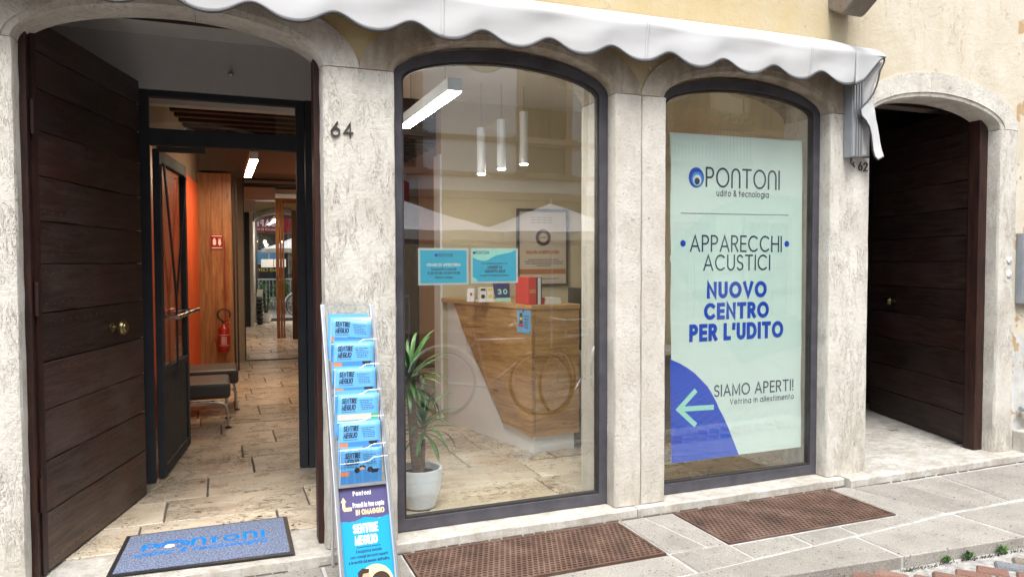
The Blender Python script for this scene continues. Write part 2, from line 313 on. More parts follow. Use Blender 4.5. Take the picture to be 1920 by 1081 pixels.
# ------------------------------------------------------------ geometry helpers
class MB:
    def __init__(s): s.v = []; s.f = []; s.sm = False
    def add(s, vs_, fs):
        b = len(s.v); s.v += [tuple(v) for v in vs_]; s.f += [tuple(b+i for i in f) for f in fs]; return s
    def box(s, x0, x1, y0, y1, z0, z1):
        return s.add([(x, y, z) for z in (z0, z1) for y in (y0, y1) for x in (x0, x1)], [(0, 2, 3, 1), (4, 5, 7, 6), (0, 1, 5, 4), (2, 6, 7, 3), (0, 4, 6, 2), (1, 3, 7, 5)])
    def cbox(s, x0, x1, y0, y1, z0, z1, c=0.004, ax='y-'):
        # a box whose face towards ax has a chamfered rim
        if ax == 'z+': B = [(x, y, z0) for x, y in ((x0, y0), (x1, y0), (x1, y1), (x0, y1))]; M_ = [(x, y, z1-c) for x, y, _ in B]; T = [(x0+c, y0+c, z1), (x1-c, y0+c, z1), (x1-c, y1-c, z1), (x0+c, y1-c, z1)]
        else: B = [(x, y1, z) for x, z in ((x0, z0), (x0, z1), (x1, z1), (x1, z0))]; M_ = [(x, y0+c, z) for x, _, z in B]; T = [(x0+c, y0, z0+c), (x0+c, y0, z1-c), (x1-c, y0, z1-c), (x1-c, y0, z0+c)]
        f = [(3, 2, 1, 0), (8, 9, 10, 11)]
        for a, b in ((0, 4), (4, 8)):
            for i in range(4): j = (i+1) % 4; f.append((a+i, a+j, b+j, b+i))
        return s.add(B+M_+T, f)
    def prism(s, poly, fn0, fn1):
        # poly of 2-D points, fn0/fn1 map them to the near and far ends
        n = len(poly); s.add([fn0(p) for p in poly]+[fn1(p) for p in poly], [tuple(range(n)), tuple(range(2*n-1, n-1, -1))]+[(i, i+n, (i+1) % n+n, (i+1) % n) for i in range(n)]); return s
    def xz(s, poly, y0, y1): return s.prism(poly, lambda p: (p[0], y0, p[1]), lambda p: (p[0], y1, p[1]))
    def xy(s, poly, z0, z1): return s.prism(poly, lambda p: (p[0], p[1], z1), lambda p: (p[0], p[1], z0))
    def obox(s, o, ex, ey, ez):
        o, ex, ey, ez = map(Vector, (o, ex, ey, ez)); vs_ = [o+ex*i+ey*j+ez*k for k in (0, 1) for j in (0, 1) for i in (0, 1)]
        return s.add(vs_, [(0, 2, 3, 1), (4, 5, 7, 6), (0, 1, 5, 4), (2, 6, 7, 3), (0, 4, 6, 2), (1, 3, 7, 5)])
    def tube(s, pts, r, n=8, caps=True, closed=False):
        pts = [Vector(p) for p in pts]; m = len(pts); rs = r if isinstance(r, (list, tuple)) else [r]*m; b = len(s.v)
        up = None
        for i, p in enumerate(pts):
            if closed: d = pts[(i+1) % m]-pts[i-1]
            else: d = pts[min(i+1, m-1)]-pts[max(i-1, 0)]
            d = d.normalized()
            if up is None: up = Vector((0, 0, 1)) if abs(d.z) < 0.9 else Vector((1, 0, 0))
            a = d.cross(up); 
            if a.length < 1e-5: a = d.cross(Vector((0, 1, 0)))
            a.normalize(); c = a.cross(d); up = c
            for k in range(n): th = 2*math.pi*k/n; s.v.append(tuple(p+(a*math.cos(th)+c*math.sin(th))*rs[i]))
        for i in range(m if closed else m-1):
            j = (i+1) % m
            for k in range(n): l = (k+1) % n; s.f.append((b+i*n+k, b+i*n+l, b+j*n+l, b+j*n+k))
        if caps and not closed: s.f.append(tuple(b+k for k in range(n-1, -1, -1))); s.f.append(tuple(b+(m-1)*n+k for k in range(n)))
        s.sm = True; return s
    def lathe(s, prof, c=(0, 0, 0), ax='z', n=24):
        b = len(s.v); m = len(prof)
        for (r, h) in prof:
            for k in range(n):
                th = 2*math.pi*k/n; a, q = r*math.cos(th), r*math.sin(th)
                p = (a, q, h) if ax == 'z' else ((a, h, q) if ax == 'y' else (h, a, q))
                s.v.append((c[0]+p[0], c[1]+p[1], c[2]+p[2]))
        for i in range(m-1):
            for k in range(n): l = (k+1) % n; s.f.append((b+i*n+k, b+i*n+l, b+(i+1)*n+l, b+(i+1)*n+k))
        s.f.append(tuple(b+k for k in range(n))); s.f.append(tuple(b+(m-1)*n+k for k in range(n))); s.sm = True; return s
    def grid(s, fn, nu, nv, thick=None):
        b = len(s.v)
        for j in range(nv+1):
            for i in range(nu+1): s.v.append(tuple(fn(i/nu, j/nv)))
        for j in range(nv):
            for i in range(nu): a = b+j*(nu+1)+i; s.f.append((a, a+1, a+nu+2, a+nu+1))
        return s
    def xform(s, M_): s.v = [tuple(M_ @ Vector(v)) for v in s.v]; return s
    def build(s, name, mat, parent=None, smooth=None, solid=None, bevel=None):
        o_ = Vector(parent['_o']) if parent is not None else Vector((0, 0, 0))
        me = bpy.data.meshes.new(name); me.from_pydata([tuple(Vector(v)-o_) for v in s.v], [], s.f)
        bm = bmesh.new(); bm.from_mesh(me); bmesh.ops.recalc_face_normals(bm, faces=bm.faces); bm.to_mesh(me); bm.free()
        me.materials.append(MAT[mat] if isinstance(mat, str) else mat)
        sm = s.sm if smooth is None else smooth
        if sm:
            me.polygons.foreach_set('use_smooth', [True]*len(me.polygons)); 
            try: me.set_sharp_from_angle(angle=R(38))
            except Exception: pass
        ob = bpy.data.objects.new(name, me); COL.objects.link(ob); ob['_o'] = tuple(o_)
        if parent is not None: ob.parent = parent
        if solid: m = ob.modifiers.new('solid', 'SOLIDIFY'); m.thickness = solid; m.offset = 0
        if bevel: m = ob.modifiers.new('bevel', 'BEVEL'); m.width = bevel; m.segments = 2; m.limit_method = 'ANGLE'
        return ob
def tag(o, label=None, cat=None, group=None, kind=None):
    if label: o['label'] = label
    if cat: o['category'] = cat
    if group: o['group'] = group
    if kind: o['kind'] = kind
    return o
def thing(name, loc, label, cat, group=None):
    o = bpy.data.objects.new(name, None); COL.objects.link(o); o.location = loc; o['_o'] = tuple(loc); o.empty_display_size = 0.1
    return tag(o, label, cat, group)
def struct(name, mb, mat, **k): return tag(mb.build(name, mat, **k), kind='structure')
def copy_tree(o, parent=None, M_=None):
    c = o.copy(); COL.objects.link(c)
    if parent is not None: c.parent = parent
    for ch in list(o.children): copy_tree(ch, c)
    return c

# ------------------------------------------------------------ monoline stroke lettering
def A(cx, cy, rx, ry, a0, a1, n=None):
    n = n or max(3, int(abs(a1-a0)/18)); return [(cx+rx*math.cos(R(a0+(a1-a0)*i/n)), cy+ry*math.sin(R(a0+(a1-a0)*i/n))) for i in range(n+1)]
def El(cx, cy, rx, ry): return A(cx, cy, rx, ry, 0, 360, 24)[:-1]+['c']
X_ = 0.70
def bowl(x): return [El(x, X_/2, X_/2, X_/2)]
GL = {
 'A': (.84, [[(0, 0), (.42, 1), (.84, 0)], [(.14, .32), (.70, .32)]]), 'B': (.62, [[(.3, 0), (0, 0), (0, 1), (.3, 1)]+A(.3, .76, .25, .24, 90, -90)+[(0, .52)], [(.3, .52)]+A(.32, .26, .28, .26, 90, -90)+[(.3, 0)]]),
 'C': (.90, [A(.5, .5, .5, .5, 48, 312)]), 'D': (.78, [[(0, 0), (0, 1), (.3, 1)]+A(.3, .5, .48, .5, 90, -90)+[(.3, 0), (0, 0)]]), 'E': (.52, [[(.52, 1), (0, 1), (0, 0), (.52, 0)], [(0, .5), (.48, .5)]]),
 'F': (.5, [[(.5, 1), (0, 1), (0, 0)], [(0, .5), (.46, .5)]]), 'G': (.96, [A(.5, .5, .5, .5, 45, 360)+[(.55, .5)]]), 'H': (.70, [[(0, 0), (0, 1)], [(.7, 0), (.7, 1)], [(0, .5), (.7, .5)]]), 'I': (.0, [[(0, 0), (0, 1)]]),
 'J': (.4, [A(.18, .2, .2, .2, 190, 360)+[(.38, 1)]]), 'L': (.46, [[(0, 1), (0, 0), (.46, 0)]]), 'M': (.90, [[(0, 0), (0, 1), (.45, .12), (.90, 1), (.90, 0)]]), 'N': (.72, [[(0, 0), (0, 1), (.72, 0), (.72, 1)]]),
 'O': (1.0, [El(.5, .5, .5, .5)]), 'P': (.58, [[(0, 0), (0, 1), (.3, 1)]+A(.3, .74, .27, .26, 90, -90)+[(0, .48)]]), 'Q': (1.0, [El(.5, .5, .5, .5), [(.6, .3), (.95, 0)]]),
 'R': (.62, [[(0, 0), (0, 1), (.3, 1)]+A(.3, .74, .27, .26, 90, -90)+[(0, .48)], [(.28, .48), (.6, 0)]]), 'S': (.56, [A(.28, .75, .26, .25, 30, 270, 10)+A(.28, .25, .28, .25, 90, -150, 10)[1:]]), 'T': (.68, [[(0, 1), (.68, 1)], [(.34, 1), (.34, 0)]]),
 'U': (.66, [[(0, 1), (0, .33)]+A(.33, .33, .33, .33, 180, 360)+[(.66, 1)]]), 'V': (.78, [[(0, 1), (.39, 0), (.78, 1)]]), 'Z': (.62, [[(0, 1), (.62, 1), (0, 0), (.62, 0)]]),
 '^': (.66, [[(0, 0), (0, .66)]+A(.33, .66, .33, .34, 180, 0)+[(.66, 0)]]),
 'a': (.72, bowl(.35)+[[(.70, 0), (.70, .7)]]), 'b': (.72, bowl(.37)+[[(.02, 0), (.02, 1)]]), 'c': (.62, [A(.35, .35, .35, .35, 48, 312)]), 'd': (.72, bowl(.35)+[[(.7, 0), (.7, 1)]]),
 'e': (.68, [[(.02, .36), (.68, .36)]+A(.35, .35, .35, .35, 8, 315)]), 'f': (.36, [[(.14, 0), (.14, .8)]+A(.32, .8, .18, .2, 180, 90), [(0, .68), (.34, .68)]]), 'g': (.70, bowl(.35)+[[(.70, .7), (.70, -.02)]+A(.36, -.02, .34, .26, 0, -150)]),
 'h': (.58, [[(0, 0), (0, 1)], [(0, .4)]+A(.28, .42, .28, .28, 160, 0)+[(.56, 0)]]), 'i': (.0, [[(0, 0), (0, .68)], [(0, .92), (0, .93)]]), 'l': (.0, [[(0, 0), (0, 1)]]),
 'm': (.94, [[(0, 0), (0, .7)], [(0, .45)]+A(.235, .46, .235, .24, 170, 0)+[(.47, 0)], [(.47, .45)]+A(.705, .46, .235, .24, 170, 0)+[(.94, 0)]]), 'n': (.56, [[(0, 0), (0, .7)], [(0, .4)]+A(.28, .42, .28, .28, 160, 0)+[(.56, 0)]]),
 'o': (.7, bowl(.35)), 'p': (.72, bowl(.37)+[[(.02, -.28), (.02, .7)]]), 'r': (.34, [[(0, 0), (0, .7)], [(0, .42)]+A(.26, .44, .26, .26, 170, 80)]), 's': (.42, [A(.21, .52, .19, .17, 30, 270, 8)+A(.21, .17, .21, .18, 90, -150, 8)[1:]]),
 't': (.36, [[(.14, .95), (.14, 0)], [(0, .68), (.34, .68)]]), 'u': (.56, [[(0, .7), (0, .28)]+A(.28, .28, .28, .28, 180, 360)+[(.56, .7)], [(.56, 0), (.56, .3)]]), 'v': (.54, [[(0, .7), (.27, 0), (.54, .7)]]), 'z': (.46, [[(0, .68), (.46, .68), (0, 0), (.46, 0)]]),
 '0': (.6, [El(.3, .5, .3, .5)]), '1': (.24, [[(0, .82), (.24, 1), (.24, 0)]]), '2': (.56, [A(.28, .72, .27, .28, 165, -35, 9)+[(0, 0), (.56, 0)]]), '3': (.56, [A(.27, .75, .25, .25, 150, -80, 9)+A(.27, .26, .28, .26, 80, -150, 9)]),
 '4': (.64, [[(.46, 0), (.46, 1), (0, .28), (.64, .28)]]), '5': (.54, [[(.5, 1), (.08, 1), (.03, .52)]+A(.26, .32, .28, .3, 120, -150, 10)]), '6': (.6, [[(.44, 1), (.06, .46)], El(.3, .3, .3, .3)]), '8': (.56, [El(.28, .76, .23, .24), El(.28, .27, .28, .27)]), '9': (.6, [[(.16, 0), (.54, .54)], El(.3, .7, .3, .3)]),
 '.': (.04, [[(.02, .02), (.02, .03)]]), ',': (.04, [[(.04, .04), (0, -.12)]]), ':': (.04, [[(.02, .05), (.02, .06)], [(.02, .55), (.02, .56)]]), '-': (.34, [[(0, .4), (.34, .4)]]), '!': (.04, [[(.02, 1), (.02, .3)], [(.02, .02), (.02, .03)]]), "'": (.04, [[(.03, 1), (.01, .76)]]), '|': (.02, [[(.01, -.1), (.01, 1)]]),
 '&': (.7, [[(.7, 0), (.14, .66)]+A(.3, .8, .19, .2, 215, -45, 10)+[(.1, .42)]+A(.27, .23, .25, .23, 130, 320, 9)+[(.66, .45)]]),
}
ACC = {'È': ('E', .0), 'À': ('A', .18), 'è': ('e', -.15), 'ì': ('i', -.2), 'à': ('a', -.1), 'Ì': ('I', -.1)}
def stroke_quads(pts, w_):
    closed = pts[-1] == 'c'
    if closed: pts = pts[:-1]
    P = []
    for p in pts:
        p = Vector((p[0], p[1]))
        if not P or (p-P[-1]).length > 1e-7: P.append(p)
    if not closed:
        d0 = (P[0]-P[1]).normalized(); d1 = (P[-1]-P[-2]).normalized()
        P[0] = P[0]+d0*w_/2; P[-1] = P[-1]+d1*w_/2
    n = len(P); L_ = []; Rr = []
    for i in range(n):
        a = P[i-1] if (i > 0 or closed) else None; b = P[(i+1) % n] if (i < n-1 or closed) else None
        ds = []
        if a is not None: ds.append((P[i]-a).normalized())
        if b is not None: ds.append((b-P[i]).normalized())
        d = ds[0] if len(ds) == 1 else (ds[0]+ds[1])
        if d.length < 1e-3: d = ds[0]
        d = d.normalized(); nn = Vector((-d.y, d.x)); k = 1/max(0.45, abs(nn.dot(Vector((-ds[0].y, ds[0].x)))))
        L_.append(P[i]+nn*w_/2*k); Rr.append(P[i]-nn*w_/2*k)
    return L_, Rr, closed
def text_mesh(mb, s, fn, h, wt=0.1, ws=1.0, sp=0.22, x=0.0, width=None, center=False, slant=0.0):
    """lay string s with cap height h; fn(u, v, layer) gives the 3-D point; width fits it."""
    def run(emit_, k):
        cx = 0.0; lay = 0
        for ch in s:
            if ch == ' ': cx += 0.42*ws*h*k; continue
            base, acc = ACC.get(ch, (ch, None)); gw, st = GL[base]
            st = list(st)
            if acc is not None: tp = 1.12 if base.isupper() else .84; st.append([(gw/2-.18, tp+.2), (gw/2+.06, tp)])
            if base == 'i' and acc is not None: st = [st[0], st[-1]]
            adv = (gw*(1-wt)+wt)*ws*h*k
            if emit_:
                for q in st:
                    cl = q[-1] == 'c'; q2 = [((p[0]*(1-wt)+wt/2)*ws*k*h, (p[1]*(1-wt)+wt/2)*h) for p in (q[:-1] if cl else q)]
                    if cl: q2.append('c')
                    L_, Rr, cl = stroke_quads(q2, wt*h)
                    b = len(mb.v); n = len(L_)
                    for ia, a in enumerate(L_+Rr): mb.v.append(tuple(fn(x+cx+a.x+slant*a.y, a.y, (lay % 5)+0.8*(ia % n)/n)))
                    for i in range(n if cl else n-1): j = (i+1) % n; mb.f.append((b+i, b+j, b+n+j, b+n+i))
                    lay += 1
            cx += adv+sp*h*ws*k
        return cx-sp*h*ws*k
    k = 1.0
    w0 = run(False, 1.0)
    if width: k = width/w0
    if center: x = x-(width or w0)/2
    run(True, k); return mb
def frame_fn(o, eu, ev, en, eps=0.00012, base=0.0006):
    o, eu, ev, en = Vector(o), Vector(eu), Vector(ev), Vector(en)
    return lambda u, v, l=0: o+eu*u+ev*v+en*(base+eps*(l % 5))
def wall_fn(y, d=-1, base=0.0008): return lambda u, v, l=0: Vector((u, y+d*(base+0.00012*(l % 5)), v))
def txt(name, s, fn, x, z, h, mat, parent, **k):
    f2 = lambda u, v, l=0: fn(u, v+z, l)
    return text_mesh(MB(), s, f2, h, x=x, **k).build(name, mat, parent, smooth=False)
def poly(name, pts, fn, mat, parent, lay=0):
    b = MB(); b.add([fn(u, v, lay) for u, v in pts], [tuple(range(len(pts)))]); return b.build(name, mat, parent, smooth=False)
def disc(cx, cy, r, n=28, ry=None): return [(cx+r*math.cos(2*math.pi*i/n), cy+(ry or r)*math.sin(2*math.pi*i/n)) for i in range(n)]

# ============================================================ GROUND
G = 0.04
street = MB(); street.add([(-60, -60, -0.05), (60, -60, -0.05), (60, -0.9, -0.05), (-60, -0.9, -0.05)], [(0, 1, 2, 3)])
def street_mat():
    t = NT('street_setts'); v = t.pos((1, 1, 1), rot=(0, 0, R(38)))
    b = t.n('TexBrick', {'offset': 0.5}, Vector=v, Color1=(0.07, 0.065, 0.065, 1), Color2=(0.13, 0.09, 0.075, 1), Mortar=(0.22, 0.21, 0.20, 1), Scale=1.0, Mortar_Size=0.008, Brick_Width=0.2, Row_Height=0.1)
    MAT['street_setts'] = t.done(b.outputs['Color'], 0.75, 0, b.outputs['Fac'], 0.4, -0.01)
street_mat()
struct('street', street, 'street_setts')
# cobbles one by one where the picture shows them
cob = struct('cobbled_strip', MB().xy([(1.6, -0.86), (1.6, -1.75), (5.6, -1.95), (5.6, -1.1)], -0.048, -0.026), 'cobble_mortar')
def curb_y(x): return -0.93-(x-2.36)*0.115 if x < 3.3 else -1.11-(x-3.34)*0.06
ca, sa = math.cos(R(-52)), math.sin(R(-52)); nc = 0
for i in range(-40, 60):
    for j in range(-40, 60):
        u = i*0.185+(j % 2)*0.09; v_ = j*0.105; x = 3.6+u*ca-v_*sa; y = -1.3+u*sa+v_*ca
        if not (1.95 < x < 5.3 and -1.72 < y < curb_y(x)-0.055): continue
        a, b = 0.084+random.uniform(-.008, .005), 0.047+random.uniform(-.005, .003); rr = R(-52)+random.uniform(-.07, .07); z = -0.012+random.uniform(-.006, .006)
        c_, s_ = math.cos(rr), math.sin(rr)
        q = [(-a, -b), (a, -b*random.uniform(.85, 1)), (a*random.uniform(.9, 1.02), b), (-a, b*random.uniform(.85, 1))]
        P = lambda k, zz: [(x+(p[0]*k)*c_-(p[1]*k)*s_, y+(p[0]*k)*s_+(p[1]*k)*c_, zz) for p in q]
        m = MB().add(P(1, -.045)+P(1, z-.012)+P(.88, z), [(3, 2, 1, 0), (8, 9, 10, 11)]+[(o_+k, o_+(k+1) % 4, o_+4+(k+1) % 4, o_+4+k) for o_ in (0, 4) for k in range(4)])
        m.build('cobblestone', random.choice(['cobble_grey', 'cobble_red', 'cobble_red', 'cobble_tan', 'cobble_grey']), cob); nc += 1
# pavement bed + stone slabs
pv = struct('pavement', MB().xy([(-8, -0.61), (-8, -0.80), (1.5, -0.86), (3.34, -1.09), (4.18, -1.14), (12, -1.5), (12, -0.61)], -0.045, G-0.006).box(-8, .896, -.608, -.06, -.045, G-.006).box(2.216, 2.603, -.608, -.06, -.045, G-.006).box(3.867, 12, -.608, -.09, -.045, G-.006).box(5.9, 12, -.088, .4, -.045, G-.006), 'mortar')
def slab(pts, name='paving_slab', m='paving_granite', parent=pv, z=G, gap=0.009, th=0.05, c=0.006):
    pts = [Vector(p) for p in pts]; cen = sum(pts, Vector((0, 0)))/len(pts)
    def ins(d): 
        out = []
        n = len(pts)
        for i in range(n):
            a, b, c2 = pts[i-1], pts[i], pts[(i+1) % n]
            e1 = (b-a).normalized(); e2 = (c2-b).normalized()
            n1 = Vector((-e1.y, e1.x)); n2 = Vector((-e2.y, e2.x))
            if n1.dot(cen-b) < 0: n1 = -n1
            if n2.dot(cen-b) < 0: n2 = -n2
            k = (n1+n2); k = k/max(0.3, (1+n1.dot(n2))); out.append(b+k*d)
        return out
    def sub(ps):
        out = []
        for i, p in enumerate(ps):
            q = ps[(i+1) % len(ps)]; n = 4
            for k in range(n): out.append(p.lerp(q, k/n))
        return out
    a = sub(ins(gap)); b = sub(ins(gap+c)); 
    for i in range(len(a)):
        d = Vector((random.uniform(-.002, .002), random.uniform(-.002, .002))); a[i] = a[i]+d; b[i] = b[i]+d
    n = len(a); zz = z+random.uniform(-.0015, .0015)
    V = [(p.x, p.y, zz-th) for p in a]+[(p.x, p.y, zz-c) for p in a]+[(p.x, p.y, zz) for p in b]
    Fc = [tuple(range(n-1, -1, -1)), tuple(range(2*n, 3*n))]
    for o_ in (0, n): Fc += [(o_+i, o_+(i+1) % n, o_+n+(i+1) % n, o_+n+i) for i in range(n)]
    return MB().add(V, Fc).build(name, m, parent)
def long_y(x): return -0.86+(x-2.16)*0.0704 if x > 2.16 else -0.86-(2.16-x)*0.02
L1 = lambda x: long_y(x)
# row along the kerb
xs = [-6.2, -4.6, -3.2, -1.9, -0.6, 0.7, 1.98, 3.34, 4.19, 5.6, 7.2, 9]
for a, b in zip(xs, xs[1:]):
    ya0, yb0 = (L1(a) if a < 4.2 else -0.72), (L1(b) if b < 4.2 else -0.72)
    s1 = {3.34: 0.0, 4.19: 0.04}.get(a, 0); s2 = {3.34: 0.0, 4.19: 0.04}.get(b, 0)
    ka = min(curb_y(a), -0.86) if a > 1.5 else -1.02; kb = min(curb_y(b), -0.86) if b > 1.5 else -1.02
    if a < 2: ka = -1.02
    if b <= 2: kb = -1.02
    slab([(a, ya0), (b, yb0), (b+s2, kb), (a+s1, ka)], th=0.085, gap=0.014)
# strips around the gratings
def strip(x0, x1, y0, y1): slab([(x0, y1), (x1, y1), (x1, y0), (x0, y0)])
y_b = -0.062
for a, b in [(0.895, 1.35), (1.35, 2.22)]: slab([(a, -0.60), (b, -0.60), (b, L1(b)), (a, L1(a))], gap=0.008)
slab([(2.22, -0.06), (2.40, -0.06), (2.47, -0.60), (2.22, -0.60)], gap=0.008); slab([(2.40, -0.06), (2.60, -0.06), (2.60, -0.60), (2.47, -0.60)], gap=0.007)
slab([(2.22, -0.60), (2.60, -0.60), (2.60, L1(2.6)), (2.22, L1(2.22))], gap=0.008)
for a, b in [(2.60, 3.02), (3.02, 3.38), (3.38, 3.88)]: slab([(a, -0.62), (b, -0.62), (b, L1(b)), (a, L1(a))], gap=0.008)
slab([(3.87, -0.06), (4.02, -0.06), (4.17, -0.70), (3.88, -0.74)], gap=0.008)
slab([(4.02, -0.06), (4.42, -0.13), (4.50, -0.71), (4.17, -0.71)]); slab([(4.42, -0.13), (4.84, -0.13), (4.76, -0.70), (4.50, -0.71)])
slab([(4.84, -0.13), (5.6, -0.13), (5.75, -0.70), (4.76, -0.70)]); slab([(5.6, -0.13), (6.7, -0.13), (6.8, -0.70), (5.75, -0.70)]); slab([(6.7, -0.13), (8.2, -0.13), (8.2, -0.70), (6.8, -0.70)])
slab([(5.9, -0.13), (5.9, 0.02), (7.2, 0.02), (7.2, -0.13)])
for a, b in [(0.48, 0.895), (-0.2, 0.48), (-0.95, -0.2), (-2.0, -0.95), (-3.2, -2.0), (-4.6, -3.2)]: slab([(a, -0.06), (b, -0.06), (b, L1(b)), (a, L1(a))])

# ============================================================ OUR BUILDING
bld = thing('shop_building', (2.4, 0, G), 'cream plastered building with white stone arches around two shop windows and two dark doorways', 'building')
ZS = 2.605
def arch_z(x, x0, x1, zs=ZS, rise=0.205, n=1.9):
    c, hw = (x0+x1)/2, (x1-x0)/2; t_ = min(1.0, abs(x-c)/hw); return zs+rise*(1-t_**n)**(1/n)
def arch_curve(x0, x1, rise=0.205, zs=ZS, n=1.9, N=36):
    out = []
    for i in range(N+1):
        th = math.pi*i/N; c = math.cos(math.pi-th); x = (x0+x1)/2+(x1-x0)/2*(abs(c)**(2/n))*(1 if c > 0 else -1)
        s_ = math.sin(th); out.append((x, zs+rise*(max(0, s_)**(2/n))))
    return out
OP = [(-0.826, 0.515), (0.895, 2.235), (2.590, 3.912), (4.276, 5.614)]   # openings: door, window, window, door
PIL = [(-1.24, -0.826), (0.515, 0.895), (2.235, 2.590), (3.912, 4.276), (5.614, 5.812)]
RISE = [0.205, 0.215, 0.20, 0.178]
EXT = [(-1.03, 0.705), (0.705, 2.412), (2.412, 4.094), (4.094, 5.812)]
ERI = [0.39, 0.39, 0.385, 0.365]
# plaster wall as columns
def wall_bottom(x):
    for (a, b), r in zip(OP, RISE):
        if a-0.09 < x < b+0.09: return arch_z(x, a-0.09, b+0.09, ZS-0.01, r+0.08)
    if x > 5.76: return G-0.05
    if x < -1.2: return G-0.05
    return ZS-0.02
def plaster_wall():
    m = MB(); N = []
    x = -5.0
    xs_ = sorted(set([-5.0, -1.2, -1.19, 5.755, 5.765, 12.0]+[round(-1.2+i*0.02, 3) for i in range(349)]))
    top = 6.0; y0, y1 = 0.012, 0.16
    pr_ = None
    for x in xs_:
        z = wall_bottom(x); b = len(m.v); m.v += [(x, y0, z), (x, y0, top), (x, y1, top), (x, y1, z)]
        if pr_ is not None:
            for k in range(4): l = (k+1) % 4; m.f.append((pr_+k, pr_+l, b+l, b+k))
        pr_ = b
    m.f.append((0, 1, 2, 3)); m.f.append((b, b+3, b+2, b+1))
    return m
plaster_wall().build('plaster_wall', 'facade_plaster', bld)
MB().box(-5, 12, 0.165, 0.44, 3.28, 5.99).build('inner_wall', 'grey_wall', bld)
MB().box(-5, 12, 0.02, 0.44, 6.0, 9.5).build('upper_wall', 'facade_plaster', bld)
MB().box(-5.2, 12.2, -0.6, 9.2, 9.5, 9.7).build('roof', 'roof_tile', bld)

# pilasters with a rounded arris and slightly uneven faces
def pilaster(x0, x1, z0, z1, mat, y1=0.45, r=0.022, seed=0):
    rnd = random.Random(seed+int(x0*100)); m = MB(); n = 26
    prof0 = [(x0, y1), (x0, r), (x0+r*.3, r*.3), (x0+r, 0)]; mid = [(x0+(x1-x0)*k/5, 0) for k in range(1, 5)]
    prof = prof0+mid+[(x1-r, 0), (x1-r*.3, r*.3), (x1, r), (x1, y1)]
    for j in range(n+1):
        z = z0+(z1-z0)*j/n; b = len(m.v)
        for k, (px, py) in enumerate(prof):
            e = 0.0022 if py < 0.05 else 0; m.v.append((px+rnd.uniform(-e, e), py+rnd.uniform(0, e*0.9), z))
        if j:
            for k in range(len(prof)): l = (k+1) % len(prof); m.f.append((b-len(prof)+k, b-len(prof)+l, b+l, b+k))
    p = len(prof); m.f.append(tuple(range(p))); m.f.append(tuple(n*p+k for k in range(p-1, -1, -1)))
    o = m.build('pilaster', mat, bld); o.data.polygons.foreach_set('use_smooth', [True]*len(o.data.polygons))
    try: o.data.set_sharp_from_angle(angle=R(25))
    except Exception: pass
    return o
ZB = 0.098
pilaster(*PIL[0], ZB, ZS-.002, 'pilaster_stone'); pilaster(*PIL[1], ZB, ZS-.002, 'pilaster_stone')
xm = 2.418
pilaster(PIL[2][0], xm-.0012, ZB, ZS-.002, 'smooth_pilaster_stone', r=0.016); pilaster(xm+.0012, PIL[2][1], ZB, ZS-.002, 'smooth_pilaster_stone', r=0.010)
pilaster(*PIL[3], ZB, ZS-.002, 'pilaster_stone'); pilaster(*PIL[4], ZB, ZS-.002, 'pilaster_stone', y1=0.20)
# arch rings cut in stones
def ring(k, cuts, mat):
    (a, b), (ea, eb) = OP[k], EXT[k]; N = 48
    inn = arch_curve(a, b, RISE[k], N=N); out = arch_curve(ea, eb, ERI[k], N=N)
    c1 = arch_curve(a-0.012, b+0.012, RISE[k]+0.012, N=N); c2 = arch_curve(a-0.045, b+0.045, RISE[k]+0.042, N=N)
    idx = [0]+[int(c*N) for c in cuts]+[N]
    for s_, e_ in zip(idx, idx[1:]):
        m = MB(); rnd = random.Random(k*10+s_)
        for i in range(s_, e_+1):
            sh = 0.0012 if i == s_ and s_ else (-0.0012 if i == e_ and e_ < N else 0)
            bb = len(m.v)
            P = [(out[i], 0.16), (out[i], 0.0), (c2[i], 0.0), (c2[i], 0.006), (c1[i], 0.012), (inn[i], 0.03), (inn[i], 0.20 if k in (0, 3) else 0.45)]
            for q, (p, y) in enumerate(P):
                e = rnd.uniform(-.0015, .0015) if 0 < q < 5 else 0
                m.v.append((p[0]+sh, y+e, max(p[1], ZS+.001)+(0.0015 if q > 0 else 0)))
            if i > s_:
                for q in range(7): l = (q+1) % 7; m.f.append((bb-7+q, bb-7+l, bb+l, bb+q))
        m.f.append(tuple(range(7))); nn = len(m.v); m.f.append(tuple(range(nn-1, nn-8, -1)))
        m.build('arch_stone', mat, bld, smooth=True)
ring(0, [0.56], 'arch_stone_clean'); ring(1, [0.28], 'arch_stone_stained'); ring(2, [0.5], 'arch_stone_stained'); ring(3, [0.47], 'arch_stone_clean')
# base course: sills and doorsteps
def block(name, x0, x1, y0, y1, z0, z1, mat, c=0.008):
    m = MB(); nx = max(2, int((x1-x0)/0.12)); rnd = random.Random(int(x0*97)); pr_ = [(y0, z0), (y0, z1-c), (y0+c*.4, z1-c*.4), (y0+c, z1), (y1, z1), (y1, z0)]
    for i in range(nx+1):
        x = x0+(x1-x0)*i/nx; b = len(m.v)
        for k, (y, z) in enumerate(pr_): e = 0.003 if 0 < k < 4 else 0; m.v.append((x, y+rnd.uniform(-e, e), z+rnd.uniform(-e, 0)))
        if i:
            for k in range(6): l = (k+1) % 6; m.f.append((b-6+k, b-6+l, b+l, b+k))
    m.f.append(tuple(range(6))); n = len(m.v); m.f.append(tuple(range(n-1, n-7, -1)))
    return m.build(name, mat, bld, smooth=False)
block('doorstep', -1.26, 0.60, -0.055, 0.36, -0.02, 0.094, 'sill_stone')
block('sill_stone', 0.603, 2.36, -0.050, 0.445, -0.02, 0.094, 'sill_stone'); block('sill_stone', 2.363, 4.02, -0.052, 0.445, -0.02, 0.095, 'sill_stone')
block('doorstep', 4.023, 5.86, -0.105, 0.30, -0.02, 0.100, 'doorstep_stone', c=0.014)
